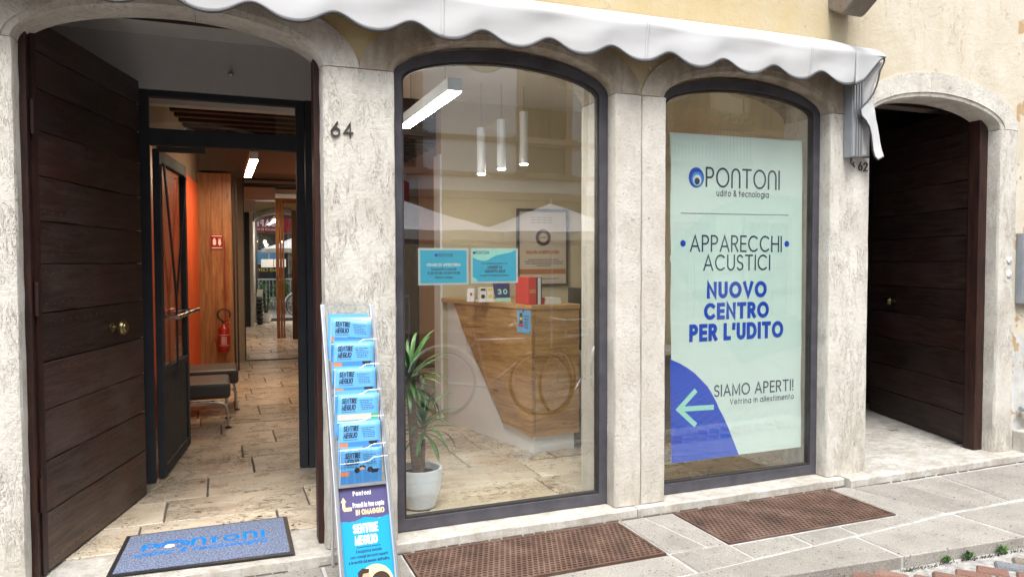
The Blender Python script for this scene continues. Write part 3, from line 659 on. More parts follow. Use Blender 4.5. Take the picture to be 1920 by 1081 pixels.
dl_ = MB(); rd_ = random.Random(4)  # thin dark boxes stand in for contact shade where sills meet the pavement
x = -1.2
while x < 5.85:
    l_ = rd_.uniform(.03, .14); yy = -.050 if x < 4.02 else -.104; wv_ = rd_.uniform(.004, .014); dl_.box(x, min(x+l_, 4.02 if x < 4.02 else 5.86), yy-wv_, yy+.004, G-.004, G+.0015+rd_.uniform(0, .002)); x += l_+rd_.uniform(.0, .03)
tag(dl_.build('contact_shade', 'joint_dark', smooth=False), kind='stuff')['label'] = 'dark strip painted in as contact shade along the foot of the stone sills'
# shop windows
def shop_window(k, bot=0.097, ib=0.165):
    a, b = OP[k]; r = RISE[k]; y0, y1 = 0.098, 0.150
    fw = 0.058; N = 32
    outer = [(a+.001, bot), (a+.001, ZS)]+arch_curve(a+.001, b-.001, r-.012, N=N)[1:-1]+[(b-.001, ZS), (b-.001, bot)]
    ia, ib_ = a+fw, b-fw; r2 = r-0.085
    inn0 = [(p[0], p[1]-0.008) for p in arch_curve(ia, ib_, r2+.012, zs=ZS, N=N)]
    inner = [(ia, ib), (ia, ZS-.008)]+inn0[1:-1]+[(ib_, ZS-.008), (ib_, ib)]
    m = MB(); n = len(outer)
    for y in (y0, y1): m.v += [(p[0], y, p[1]) for p in outer]+[(p[0], y, p[1]) for p in inner]
    for i in range(n):
        j = (i+1) % n; m.f += [(i, j, n+j, n+i), (2*n+i, 3*n+i, 3*n+j, 2*n+j), (n+i, n+j, 3*n+j, 3*n+i), (i, 2*n+i, 2*n+j, j)]
    w_ = m.build('shop_window', 'window_frame_steel', bld, smooth=False, bevel=0.003)
    # inner bead and glass
    ins = 0.012; m = MB(); sc_ = lambda p: ((p[0]-(a+b)/2)*(1-2*ins/(b-a))+(a+b)/2, (p[1]-1.4)*(1-2*ins/2.6)+1.4)
    bead = [sc_(p) for p in inner]
    for y in (0.108, 0.145): m.v += [(p[0], y, p[1]) for p in inner]+[(p[0], y, p[1]) for p in bead]
    for i in range(n):
        j = (i+1) % n; m.f += [(i, j, n+j, n+i), (2*n+i, 3*n+i, 3*n+j, 2*n+j), (n+i, n+j, 3*n+j, 3*n+i)]
    m.build('glazing_bead', 'dark_iron', w_, smooth=False)
    MB().xz(inner, 0.122, 0.130).build('pane', 'window_glass', w_, smooth=False)
    return w_
w1 = tag(shop_window(1), 'wide arched shop window in front of the reception'); w2 = tag(shop_window(2), 'arched shop window filled by the mint poster')

# ---- plank doors
def plank_door(hx, hy, ex, ey, zt, bounds, knob, side, label, nails=True, zb=0.108):
    """hinge (hx,hy) to free edge (ex,ey); face towards `side` (+1: right of the direction of travel)"""
    d = Vector((ex-hx, ey-hy, 0)); L_ = d.length; d.normalize(); nrm = Vector((d.y, -d.x, 0))*side; up = Vector((0, 0, 1)); o = Vector((hx, hy, 0))
    door = MB().obox(o+up*(zb+.012)-nrm*.055, d*L_, nrm*.030, up*(zt-zb-.014)).build('wooden_door', 'dark_door_wood', bld); tag(door, label)
    zs_ = [zb]+sorted(bounds)+[zt]; nm_ = MB()
    for z0, z1 in zip(zs_, zs_[1:]):
        g = 0.0016+random.uniform(0, .0012); c = 0.003; m = MB(); th = 0.026+random.uniform(-.002, .002); ns = 8
        for i in range(ns+1):
            t_ = 0.05+(L_-0.051)*i/ns; wob = lambda: random.uniform(-.002, .002); b = len(m.v)
            za, zb_ = z0+g+wob(), z1-g+wob()
            for zz, q in ((za, -.004), (za, th-c), (za+c, th), (zb_-c, th), (zb_, th-c), (zb_, -.004)): m.v.append(tuple(o+d*t_+nrm*(q-.022+wob()*.4)+up*zz))
            if i:
                for k in range(6): l = (k+1) % 6; m.f.append((b-6+k, b-6+l, b+l, b+k))
        m.f.append(tuple(range(6))); n = len(m.v); m.f.append(tuple(range(n-1, n-7, -1))); m.build('plank', 'dark_door_wood', door, smooth=False)
        for zz in (z0+.045, z1-.04):
            if zz > zt-.1: continue
            t_ = 0.09
            while t_ < L_-.04:
                p = o+d*t_+nrm*(th-.022)+up*(zz+random.uniform(-.006, .006)); r_ = .0045
                nm_.add([p+d*r_*math.cos(a)+up*r_*math.sin(a) for a in [k*math.pi/3 for k in range(6)]]+[p+nrm*.004], [(k, (k+1) % 6, 6) for k in range(6)]); t_ += random.uniform(.062, .085)
    tag(nm_.build('nail_head', 'dark_iron', door), kind='stuff')
    MB().obox(o+up*zb-nrm*.055, d*.046, nrm*.062, up*(zt-zb)).build('hinge_stile', 'door_frame_wood', door)
    for zz in (0.42, 1.35, 2.2): MB().tube([o+up*zz+nrm*.012-d*.012, o+up*(zz+.16)+nrm*.012-d*.012], .011, 10).build('hinge', 'door_frame_wood', door)
    kt, kz = knob; p = o+d*kt+up*kz+nrm*.004
    q = nrm.to_track_quat('Z', 'Y').to_matrix().to_4x4(); q.translation = p
    MB().lathe([(.028, 0), (.028, .006), (.014, .010), (.011, .030), (.013, .036), (.032, .044), (.043, .052), (.045, .062), (.040, .072), (.031, .076), (.029, .081), (.018, .086), (.004, .088)], n=22).xform(q).build('door_knob', 'old_brass', door)
    return door
plank_door(-0.795, 0.16, -0.445, 1.36, 2.752, [2.60, 2.425, 2.229, 2.013, 1.80, 1.594, 1.359, 1.122, 0.891, 0.645, 0.396], (0.80, 1.225), 1, 'dark plank door folded inward at the left of the entrance')
plank_door(5.595, 0.21, 6.05, 1.58, 2.825, [2.64, 2.439, 2.244, 2.018, 1.8, 1.59, 1.362, 1.116, 0.864, 0.603, 0.354], (1.04, 1.22), -1, 'dark plank door standing open in the right hand archway')
# wooden frames behind the stone
def wood_frame(k, xs0, xs1, lab, y0=0.105, y1=0.20):
    a, b = OP[k]
    m = MB().box(a-.02, a+xs0, y0, y1, 0.101, ZS+.1).box(b-xs1, b+.02, y0, y1, 0.101, ZS+.1)
    f = m.build('door_frame', 'door_frame_wood', bld, bevel=0.004); tag(f, lab)
    c = arch_curve(a, b, RISE[k]); N = len(c); 
    top = [(a-.02, 3.05), (b+.02, 3.05)]; low = [(p[0], max(ZS+.1, p[1]+.004)) for p in c]
    mm = MB(); n = len(low)
    for y in (y0+.02, y1): mm.v += [(p[0], y, p[1]) for p in low]+[(p[0], y, 3.05) for p in low]
    for i in range(n-1): mm.f += [(i, i+1, n+i+1, n+i), (2*n+i, 3*n+i, 3*n+i+1, 2*n+i+1), (i, 2*n+i, 2*n+i+1, i+1)]
    mm.build('frame_head', 'door_frame_wood', f, smooth=False)
wood_frame(0, 0.028, 0.03, 'dark red brown timber frame of the entrance'); wood_frame(3, 0.03, 0.085, 'dark red brown timber frame of the right hand doorway')

# ============================================================ INTERIOR SETTING
fl = struct('interior_floor', MB().box(-1.6, 6.6, 0.36, 8.6, -0.02, 0.085), 'joint_dark')
rf = random.Random(3); y = 0.365; row = 0; nfl = 0
tl = []
while y < 8.2:
    dy = rf.choice([0.36, 0.42, 0.40, 0.46]) if y > 0.4 else 0.40
    x = -1.1-rf.uniform(0, .6)
    while x < 4.3:
        dx = rf.uniform(.55, 1.05); x1 = x+dx
        if not (y > 3 and x > 2.2) and x1 > -1.2: tl.append((x, x1, y, y+dy))
        x = x1
    y += dy
for (x0, x1, y0, y1) in tl:
    x0 = max(x0, -1.1)
    slab([(x0, y0), (x1, y0), (x1, y1), (x0, y1)], 'floor_slab', 'floor_stone', fl, z=0.100, gap=0.0062, th=0.02, c=0.003)
for (x0, x1, y0, y1) in [(4.2, 4.9, .30, 1.0), (4.9, 5.6, .30, .85), (5.6, 6.5, .36, .9), (4.2, 4.75, 1.0, 1.8), (4.75, 5.5, .85, 1.6), (5.5, 6.5, .9, 1.7), (4.2, 5.2, 1.8, 2.9), (5.2, 6.5, 1.7, 2.9)]:
    slab([(x0, y0), (x1, y0), (x1, y1), (x0, y1)], 'floor_slab', 'doorstep_stone', fl, z=0.100, gap=0.004, th=0.02, c=0.003)
Wl = lambda n, m, mat: struct(n, m, mat)
# vestibule
Wl('vestibule_wall', MB().box(-1.25, -0.99, 0.46, 1.60, .1, 3.3), 'grey_wall')
Wl('vestibule_wall', MB().box(-0.99, 0.86, 1.60, 1.74, 2.757, 3.3), 'grey_wall')
Wl('vestibule_wall', MB().box(-0.99, -0.47, 1.63, 1.70, .1, 2.757), 'grey_wall')
Wl('vestibule_wall', MB().box(0.72, 0.80, 0.46, 1.60, .1, 3.3), 'grey_wall')
Wl('lintel_beam', MB().box(-1.2, .8, .44, 1.255, 3.10, 3.29), 'door_frame_wood'); Wl('vestibule_ceiling', MB().box(-1.2, 0.8, 1.26, 1.60, 3.11, 3.25).box(-1.2, 0.8, 0.44, 1.26, 3.3, 3.4), 'ceiling_white')
# reception and corridor shell
vL = Vector((0.095, 1, 0)).normalized()
Wl('orange_wall', MB().obox((-.70+.0, 1.74, .1), (.56, 5.9, 0), (-.08, .0076, 0), (0, 0, 2.55)), 'orange_wall')
Wl('left_wall', MB().obox((-.72, 1.74, 2.65), (.56, 5.9, 0), (-.10, .0095, 0), (0, 0, .75)), 'tan_wall')
Wl('back_wall', MB().box(-1.0, 3.2, 8.0, 8.2, .1, 3.4), 'tan_wall')
Wl('reception_wall', MB().box(1.965, 4.2, 2.78, 2.95, .1, 3.4), 'cream_wall')
Wl('reception_wall', MB().box(4.02, 4.2, 0.45, 2.78, .1, 3.4), 'cream_wall')
Wl('corridor_wall', MB().box(2.9, 3.1, 2.95, 8.0, .1, 3.4), 'tan_wall')
cl = Wl('ceiling', MB().box(-1.3, 4.25, 1.74, 8.3, 3.36, 3.5), 'dark_wall')
for i in range(20):
    yy = 1.95+i*.31
    for xx in ((-1.2, 4.1),): MB().box(-.95, 1.9 if yy < 2.9 else 2.95, yy, yy+.11, 3.21, 3.362).build('ceiling_beam', 'ceiling_beam_wood', cl)
Wl('reception_ceiling', MB().box(0.80, 4.1, 0.45, 2.80, 3.10, 3.2), 'ceiling_white')
Wl('hall_bulkhead', MB().box(-.9, 1.6, 7.2, 7.98, 2.87, 3.36), 'tan_wall')
Wl('hall_bulkhead', MB().box(-.62, 1.2, 3.0, 3.12, 2.93, 3.2), 'ceiling_white')
Wl('skirting', MB().box(1.945, 1.964, 2.76, 2.97, .1, 2.6), 'white_laminate')
# passage of the right hand doorway
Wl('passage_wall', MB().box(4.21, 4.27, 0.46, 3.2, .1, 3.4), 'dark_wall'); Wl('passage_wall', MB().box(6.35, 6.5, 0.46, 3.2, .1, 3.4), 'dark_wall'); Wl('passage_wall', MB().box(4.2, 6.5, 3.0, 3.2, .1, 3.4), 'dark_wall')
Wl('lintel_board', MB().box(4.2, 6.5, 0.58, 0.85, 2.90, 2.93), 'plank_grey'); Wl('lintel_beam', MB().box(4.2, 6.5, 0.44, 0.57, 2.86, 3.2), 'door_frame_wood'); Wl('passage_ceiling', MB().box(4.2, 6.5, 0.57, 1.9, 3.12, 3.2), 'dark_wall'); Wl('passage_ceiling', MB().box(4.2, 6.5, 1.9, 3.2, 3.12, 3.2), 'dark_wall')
# closing walls behind the facade
Wl('side_wall', MB().box(-1.3, -1.25, 0.44, 8.3, 0, 3.5), 'tan_wall'); Wl('upper_floor', MB().box(-1.4, 6.7, 0.43, 8.5, 3.52, 3.7), 'dark_wall')
Wl('rear_wall', MB().box(-1.4, 6.7, 8.3, 8.5, 0, 9.5), 'tan_wall')

# inner steel partition with transom and door leaf
Y0, Y1 = 1.62, 1.685
ip = MB()
ip.box(-.465, -.405, Y0, Y1, .101, 2.755).box(.545, .60, Y0, Y1, .101, 2.755).box(-.405, .545, Y0, Y1, 2.712, 2.755).box(-.405, .545, Y0, Y1, 2.392, 2.50)
part = ip.build('inner_door_frame', 'inner_frame_steel', bld, bevel=.003); tag(part, 'dark grey steel frame with transom at the back of the vestibule')
MB().box(-.405, .545, 1.648, 1.656, 2.50, 2.712).build('transom_pane', 'door_glass', part)
MB().box(.606, .72, 1.60, 1.70, .101, 2.757).build('side_panel', 'inner_frame_steel', part, bevel=.003)
hx, hy = -.395, 1.70; dd = Vector((.135, .99, 0)).normalized(); nn_ = Vector((dd.y, -dd.x, 0)); up = Vector((0, 0, 1)); LL = .985; O = Vector((hx, hy, 0))
lf = MB()
zb_, zt_ = .115, 2.375
lf.obox(O+up*zb_, dd*.075, nn_*.045, up*(zt_-zb_)).obox(O+up*zb_+dd*(LL-.075), dd*.075, nn_*.045, up*(zt_-zb_)).obox(O+up*(zt_-.085)+dd*.075, dd*(LL-.15), nn_*.045, up*.085).obox(O+up*zb_+dd*.075, dd*(LL-.15), nn_*.045, up*.07)
lf.obox(O+up*(zb_+.07)+dd*.075+nn_*.010, dd*(LL-.15), nn_*.022, up*.62).obox(O+up*(zb_+.69)+dd*.075, dd*(LL-.15), nn_*.045, up*.05)
leaf = lf.build('glass_door', 'inner_frame_steel', bld, bevel=.003); tag(leaf, 'dark steel glazed door leaf open into the hall')
MB().obox(O+up*(zb_+.74)+dd*.075+nn_*.018, dd*(LL-.15), nn_*.008, up*(zt_-.085-zb_-.74)).build('pane', 'door_glass', leaf)
for (ta, za, tb, zb2) in ((.09, 2.28, .44, 1.36), (.90, 2.28, .47, 1.36)):
    MB().obox(O+dd*ta+up*za+nn_*.047, dd*(tb-ta)+up*(zb2-za), dd*.028, nn_*.012).build('brace_bar', 'inner_frame_steel', leaf)
MB().obox(O+dd*.445+up*.72+nn_*.047, dd*.03, nn_*.012, up*.66).build('brace_bar', 'inner_frame_steel', leaf)
hb = MB().tube([O+dd*.10+up*1.215+nn_*.12, O+dd*1.00+up*1.215+nn_*.12], .016, 12).tube([O+dd*.16+up*1.215+nn_*.03, O+dd*.16+up*1.215+nn_*.12], .012, 10).tube([O+dd*.92+up*1.215+nn_*.03, O+dd*.92+up*1.215+nn_*.12], .012, 10)
hb.build('pull_handle', 'brushed_steel', leaf)
MB().obox((-.36, 1.64, 2.35), (.30, .0, 0), (0, .05, 0), (0, 0, .035)).build('door_closer', 'dark_iron', leaf)
# small sprinkler on the vestibule wall
sp = MB().lathe([(.016, 0), (.016, .006), (.006, .010), (.006, .03), (.013, .034), (.013, .04)], n=14).xform(Matrix.Translation((.115, 1.598, 2.90)) @ Matrix.Rotation(R(90), 4, 'X')).build('sprinkler', 'brushed_steel'); tag(sp, 'tiny metal nozzle on the grey wall above the transom', 'sprinkler')

# ============================================================ THINGS OUTSIDE
# awning
aw = thing('awning', (1.4, 0, 2.9), 'long white fabric awning with scalloped grey piped edge over the shop windows', 'awning')
XE = 4.18; XL = -2.6; pitch = 0.389
def scal(x):   # lower edge of the valance
    ph = (x-(-0.02))/pitch*2*math.pi; return 2.79-0.034*math.cos(ph)+0.004*math.cos(2*ph)
def ysc(x): return -0.175-0.0035*math.sin((x+.1)/pitch*2*math.pi*1.0)-0.004*math.sin(x*2.9)
rows = 12
def cloth(u, v):
    x = XL+(3.95-XL)*u; zl = scal(x); ytop, ztop = 0.004, 3.085-0.008*math.sin(x*1.3)
    # profile: from the wall out over the rolled bar and then down the valance
    if v < .45: t_ = v/.45; y_ = ytop+(ysc(x)-ytop)*math.sin(t_*math.pi/2)**1.1; z_ = ztop-(ztop-2.965)*t_
    else: t_ = (v-.45)/.55; y_ = ysc(x)+0.02*t_; z_ = 2.965-(2.965-zl)*t_
    return Vector((x, y_+.005*math.sin(x*9+v*7)*math.sin(v*3.1), z_))
MB().grid(cloth, 420, 20).build('canopy', 'awning_fabric', aw, smooth=True, solid=.004)
for sx in (-1.35, -.12, 1.11, 2.34, 3.57):
    us = (sx-XL)/(3.95-XL); MB().grid(lambda u, v: cloth(us+(u-.5)*.018/6.55, v)+Vector((0, -.0035-.001*math.sin(v*3.14), .001)), 2, 20).build('seam', 'awning_fabric', aw, smooth=True, solid=.001)
MB().tube([cloth(i/420, 1)+Vector((0, -.002, 0)) for i in range(421)], .0065, 6).build('piping', 'piping', aw)
# the corner that falls back to the wall
def corner(u, v):
    p0 = cloth(1, v)
    top = Vector((4.17, 0.002, 3.075)); 
    # outer lower edge: swings up to the corner then hangs down the side
    e = [Vector(q) for q in ((3.95, -.165, 2.765), (4.03, -.160, 2.80), (4.11, -.155, 2.88), (4.18, -.145, 2.945), (4.235, -.13, 2.975), (4.262, -.115, 2.965))]
    k = u*5; i = min(4, int(k)); low = e[i].lerp(e[i+1], k-i)
    rt = Vector((3.95+(4.17-3.95)*u, .004, 3.082-.006*u))
    if v < .45: t_ = v/.45; mid = Vector((3.95+.30*u, -.17+.03*u, 2.965+.02*u)); return rt.lerp(mid, t_)+Vector((0, -.03*math.sin(t_*math.pi), 0.0))
    t_ = (v-.45)/.55; mid = Vector((3.95+.30*u, -.17+.03*u, 2.965+.02*u)); return mid.lerp(low, t_)
MB().grid(corner, 16, 16).build('corner_flap', 'awning_fabric', aw, smooth=True, solid=.004)
EL = [(4.051, -.11, 2.616), (4.058, -.11, 2.578), (4.10, -.112, 2.545), (4.132, -.112, 2.505), (4.152, -.11, 2.45), (4.163, -.108, 2.40), (4.174, -.105, 2.35), (4.195, -.10, 2.312), (4.228, -.10, 2.289)]
ER = [(4.205, -.075, 2.715), (4.213, -.075, 2.67), (4.222, -.08, 2.62), (4.231, -.08, 2.57), (4.241, -.085, 2.52), (4.251, -.09, 2.46), (4.262, -.09, 2.41), (4.272, -.095, 2.36), (4.287, -.10, 2.316)]
def lerpl(P, t_): k = t_*(len(P)-1); i = min(len(P)-2, int(k)); return Vector(P[i]).lerp(Vector(P[i+1]), k-i)
def flap(u, v): return lerpl(EL, v).lerp(lerpl(ER, v), u)+Vector((0, -.012*math.sin(u*math.pi)*math.cos(v*5), 0))
MB().grid(flap, 8, 32).build('side_flap', 'awning_fabric', aw, smooth=True, solid=.003)
UP = [(4.262, -.115, 2.965), (4.245, -.112, 2.93), (4.222, -.11, 2.885), (4.212, -.11, 2.84), (4.195, -.11, 2.79), (4.165, -.11, 2.73), (4.118, -.11, 2.68), (4.068, -.11, 2.64), (4.051, -.11, 2.616)]
MB().grid(lambda u, v: lerpl([(4.05, -.055, 2.95), (4.05, -.055, 2.31)], v).lerp(lerpl([(4.255, -.105, 2.96), (4.215, -.10, 2.86), (4.18, -.085, 2.75), (4.17, -.07, 2.68), (4.19, -.06, 2.6), (4.20, -.055, 2.45), (4.20, -.055, 2.31)], v), u), 6, 30).build('side_lining', 'awning_fabric', aw, smooth=True, solid=.003)
MB().tube([corner(i/30, 1) for i in range(31)]+[lerpl(UP, i/30)+Vector((0, -.004, 0)) for i in range(2, 31)]+[flap(0, i/40)+Vector((0, -.004, 0)) for i in range(1, 41)], .006, 6).build('piping', 'piping', aw)
MB().tube([flap(i/6, 1) for i in range(7)], .004, 6).build('piping', 'piping', aw)
MB().tube([(4.05, -.058, 2.31), (4.20, -.058, 2.31)], .006, 6).build('piping', 'piping', aw)
MB().tube([(XL, -.07, 2.98), (3.85, -.07, 2.98)], .03, 12).build('roller_tube', 'bracket_metal', aw)
br = MB().box(4.020, 4.115, -.075, -.003, 2.305, 2.90).build('side_rail', 'bracket_metal', aw, bevel=.003)
for i in range(4): MB().box(4.026+i*.023, 4.038+i*.023, -.088, -.076, 2.31, 2.90).build('rail_rib', 'aluminium', br)
MB().tube([(4.04, -.05, 2.30), (4.035, -.06, 2.262), (4.05, -.07, 2.24), (4.06, -.06, 2.27)], .008, 8).build('hook', 'dark_iron', br)
# faded lettering ghost is only dirt; left as fabric stain
# stone bracket of the balcony
bk = thing('balcony_bracket', (3.97, .0, 3.23), 'dark weathered stone balcony bracket sticking out above the awning', 'bracket')
MB().prism([(.012, 3.30), (-.10, 3.235), (-.13, 3.245), (-.26, 3.33), (-.50, 3.42), (-.50, 3.60), (.012, 3.60)], lambda p: (3.88, p[0], p[1]), lambda p: (4.07, p[0], p[1])).build('corbel', 'weathered_stone', bk, bevel=.012)
# house numbers
for s_, x0, z0, h, w_, lab in (('64', .556, 2.245, .078, .118, 'wrought iron house number 64 on the stone pilaster left of the big window'), ('62', 4.158, 2.225, .062, .088, 'small dark house number 62 under the end of the awning')):
    t_ = thing('house_number', (x0, 0, z0), lab, 'number sign')
    xx = x0
    for c in s_:
        o = text_mesh(MB(), c, lambda u, v, l=0: Vector((u, -.003-.0012*(l % 3), v+z0)), h, wt=.105, x=xx, width=w_*.42).build('digit', 'dark_iron', t_, solid=.007); xx += w_*.56
# screws / plugs on pilaster
for x, z, lb in ((2.35, 1.86, 'left one of two filler plugs in the pale stone between the windows'), (2.47, 1.87, 'right one of two filler plugs in the pale stone between the windows'), (2.47, 2.77, 'round filler plug in the stained arch stone above the pale pilaster')): tag(MB().lathe([(.010, 0), (.010, .003), (.004, .004)], (0, 0, 0), n=10).xform(Matrix.Translation((x, .001, z)) @ Matrix.Rotation(R(90), 4, 'X')).build('plug', 'cream_plastic'), lb, 'plug', 'filler plugs in the stone')
# door bells on right jamb
for i, z in enumerate((1.60, 1.49)):
    t_ = thing('door_bell', (5.735, -.0, z), ['upper', 'lower'][i]+' round white bell plate on the stone right of the dark doorway', 'door bell', 'round bell plates')
    rot = Matrix.Translation((5.735, 0, z)) @ Matrix.Rotation(R(90), 4, 'X')
    MB().lathe([(.026, 0), (.026, .006), (.021, .010), (.004, .011)], n=22).xform(rot).build('plate', 'white_laminate', t_); MB().lathe([(.009, .010), (.009, .014), (.003, .015)], n=14).xform(rot).build('button', 'cream_plastic', t_)
# intercom box
ic = thing('intercom_box', (5.98, 0, 1.26), 'grey metal intercom box on the wall at the far right', 'intercom')
MB().box(5.825, 6.15, -.05, .012, 1.26, 1.81).build('housing', 'bracket_metal', ic, bevel=.006); MB().box(5.86, 6.12, -.054, -.05, 1.31, 1.76).build('panel', 'black_plastic', ic); MB().box(5.872, 6.11, -.058, -.054, 1.55, 1.74).build('nameplate', 'paper_white', ic)
# flaked plaster and pipe niche at the right edge
nb = thing('gas_pipe', (5.98, -.03, .3), 'grey gas pipe with yellow valve low on the wall at the right edge', 'pipe')
MB().tube([(5.86, -.03, .43), (5.93, -.04, .43), (5.96, -.05, .40), (5.97, -.05, .30), (6.3, -.05, .29)], .022, 10).build('pipe', 'bracket_metal', nb); MB().tube([(5.93, -.04, .43), (5.93, -.08, .43)], .028, 12).build('flange', 'bracket_metal', nb); MB().box(5.955, 6.05, -.09, -.075, .325, .345).build('valve_handle', 'yellow_print', nb, bevel=.004)
tag(MB().box(5.83, 5.93, -.11, .012, .0, .26).build('stone_stub', 'sill_stone', bevel=.01), 'short rough white stone block beside the right doorstep', 'stone block')

# gratings
def grating(x0, x1, y0, y1, z, label):
    g = thing('floor_grating', ((x0+x1)/2, (y0+y1)/2, z-.03), label, 'grating', 'cellar gratings in the pavement')
    t_ = .016; f = MB().box(x0, x1, y0, y0+t_, z-.035, z).box(x0, x1, y1-t_, y1, z-.035, z).box(x0, x0+t_, y0+t_, y1-t_, z-.035, z).box(x1-t_, x1, y0+t_, y1-t_, z-.035, z); f.build('frame', 'rusty_grate_iron', g)
    m = MB(); px, py = .031, .026; ny = int((y1-y0-2*t_)/py); py = (y1-y0-2*t_)/ny
    for j in range(ny+1):
        yy = y0+t_+j*py; m.box(x0+t_, x1-t_, yy-.005, yy+.005, z-.012, z-.003)
        if j < ny:
            xx = x0+t_+(j*.0105) % px
            while xx < x1-t_-.008: m.box(xx, xx+.011, yy+.005, yy+py-.005, z-.012, z-.003); xx += px
    tag(m.build('mesh_plate', 'rusty_grate_iron', g), kind='stuff')
    MB().box(x0, x1, y0, y1, z-.080, z-.074).build('well_bottom', 'well_black', g)
grating(.902, 2.212, -.585, -.070, G+.001, 'rusty brown perforated grating in the pavement under the wide window'); grating(2.608, 3.862, -.605, -.072, G+.002, 'rusty perforated grating in the pavement under the poster window')

# door mat
dm = thing('doormat', (-.07, .29, .1), 'blue grey doormat with black rubber edge lying in the entrance', 'doormat')
q = [(-.478, .583), (.362, .583), (.352, -.012), (-.512, .04)]
def matfn(u, v, l=0):
    a = Vector(q[3]).lerp(Vector(q[2]), u); b = Vector(q[0]).lerp(Vector(q[1]), u); p = a.lerp(b, v); return Vector((p.x, p.y, .111+.0002*(l % 4)))
MB().xy(q, .1012, .1075).build('rubber_edge', 'black_plastic', dm)
cc = [matfn(u, v) for u, v in ((.028, .03), (.972, .045), (.972, .965), (.028, .965))]
MB().add([Vector((p.x, p.y, .108)) for p in cc]+[Vector((p.x, p.y, .1105)) for p in cc], [(4, 5, 6, 7), (0, 1, 5, 4), (1, 2, 6, 5), (2, 3, 7, 6), (3, 0, 4, 7)]).build('carpet', 'mat_carpet', dm)
mf = lambda u, v, l=0: matfn(((u-.165)*.96+.085)/.85, v/.58, l)
# logo: Pontoni + udito & tecnologia
lg = MB()
x = .20
MBt = lambda s_, x_, z_, h_, **k: text_mesh(lg, s_, lambda u, v, l=0: mf(u, v+z_, l), h_, x=x_, **k)
MBt('P', .185, .285, .105, wt=.2, width=.085); MBt('n', .435, .285, .15, wt=.14, width=.075); MBt('t', .528, .285, .11, wt=.19, width=.055); MBt('O', .60, .285, .10, wt=.2, width=.085); MBt('n', .705, .285, .15, wt=.14, width=.075); MBt('I', .80, .285, .11, wt=.2)
for rr_, a0 in ((.062, 20), (.040, 10)):
    L_, Rr, _ = stroke_quads([(.345+.0+rr_*1.25*math.cos(R(a)), .285+.045+rr_*math.sin(R(a))) for a in range(-30 if rr_ > .05 else -60, 200, 12)], .018)
    b = len(lg.v); n = len(L_); lg.v += [tuple(mf(p.x, p.y, 3)) for p in L_+Rr]; lg.f += [(b+i, b+i+1, b+n+i+1, b+n+i) for i in range(n-1)]
MBt('udito & tecnologia', .165, .205, .062, wt=.17, width=.66, slant=.3)
lg.build('logo_print', 'mat_print', dm, smooth=False)
MB().add([mf(*p, 3) for p in disc(.325, .318, .028, 20)], [tuple(range(20))]).build('logo_dot', 'paper_white', dm)

# ---- big mint poster inside the right window
pf = wall_fn(.1645)
ps = thing('window_poster', (3.28, .166, .28), 'large mint green vinyl poster with blue lettering hanging inside the right shop window', 'poster')
cor = [(2.746, .279), (3.832, .280), (3.815, 2.433), (2.729, 2.422)]
def pgrid(u, v):
    a = Vector(cor[0]).lerp(Vector(cor[1]), u); b = Vector(cor[3]).lerp(Vector(cor[2]), u); p = a.lerp(b, v); e = 0.003*math.sin(v*23)*(1 if u in (0, 1) else 0)
    return Vector((p.x+e, .1655, p.y))
MB().grid(pgrid, 12, 40).build('sheet', 'poster_mint', ps, solid=.0015)
MB().xz([(2.72, 2.418), (3.83, 2.430), (3.83, 2.436), (2.72, 2.428)], .163, .169).build('hem', 'paper_white', ps)
bl_curve = [(2.734, .962), (2.81, .93), (2.875, .894), (2.93, .857), (2.981, .81), (3.03, .765), (3.068, .711), (3.10, .66), (3.125, .609), (3.165, .545), (3.201, .476), (3.245, .38), (3.292, .277)]
poly('blue_field', bl_curve+[(2.748, .277)], pf, 'poster_blue', ps, 0)
ell = [(2.73, 1.10), (2.73, 1.60)]+[(2.73+.0, 1.632), (2.78, 1.71), (2.869, 1.806), (2.98, 1.90), (3.121, 1.969), (3.27, 2.015), (3.42, 2.042), (3.567, 2.054), (3.70, 2.05), (3.819, 2.036), (3.827, 1.0)]
b = MB().add([(p[0], .16445, p[1]) for p in ell[1:]]+[(3.3, .16445, .9)], [tuple(range(len(ell)))]).build('tint_shape', 'poster_mint_deep', ps)
pf2 = wall_fn(.1640)
txt('lettering', 'PO^TO^I', pf2, 3.005, 2.087, .133, 'ink_navy', ps, wt=.095, width=.613, sp=.16)
txt('lettering', 'udito & tecnologia', pf2, 3.091, 2.03, .043, 'ink_navy', ps, wt=.12, width=.434)
poly('logo_ring', disc(2.93, 2.146, .060, ry=.066), pf2, 'ink_blue', ps, 0); poly('logo_ring', disc(2.936, 2.137, .044, ry=.048), wall_fn(.1633), 'logo_light_blue', ps, 1); poly('logo_ring', disc(2.936, 2.130, .032, ry=.035), wall_fn(.1629), 'paper_white', ps, 1); poly('logo_ring', disc(2.935, 2.122, .021, ry=.023), wall_fn(.1625), 'ink_navy', ps, 1)
poly('rule', [(2.81, 1.909), (3.70, 1.914), (3.70, 1.919), (2.81, 1.914)], pf2, 'grey_ink', ps)
txt('lettering', 'APPARECCHI', pf2, 2.884, 1.660, .112, 'ink_navy', ps, wt=.100, width=.758, sp=.16)
txt('lettering', 'ACUSTICI', pf2, 2.990, 1.535, .108, 'ink_navy', ps, wt=.100, width=.553, sp=.17)
for x, z in ((2.829, 1.715), (3.687, 1.717)): poly('dot', disc(x, z, .021), pf2, 'ink_blue', ps)
txt('lettering', 'NUOVO', pf2, 3.020, 1.350, .112, 'ink_blue', ps, wt=.235, width=.494, sp=.15)
txt('lettering', 'CENTRO', pf2, 2.999, 1.209, .112, 'ink_blue', ps, wt=.235, width=.536, sp=.13)
txt('lettering', "PER L'UDITO", pf2, 2.884, 1.067, .116, 'ink_blue', ps, wt=.235, width=.778, sp=.13)
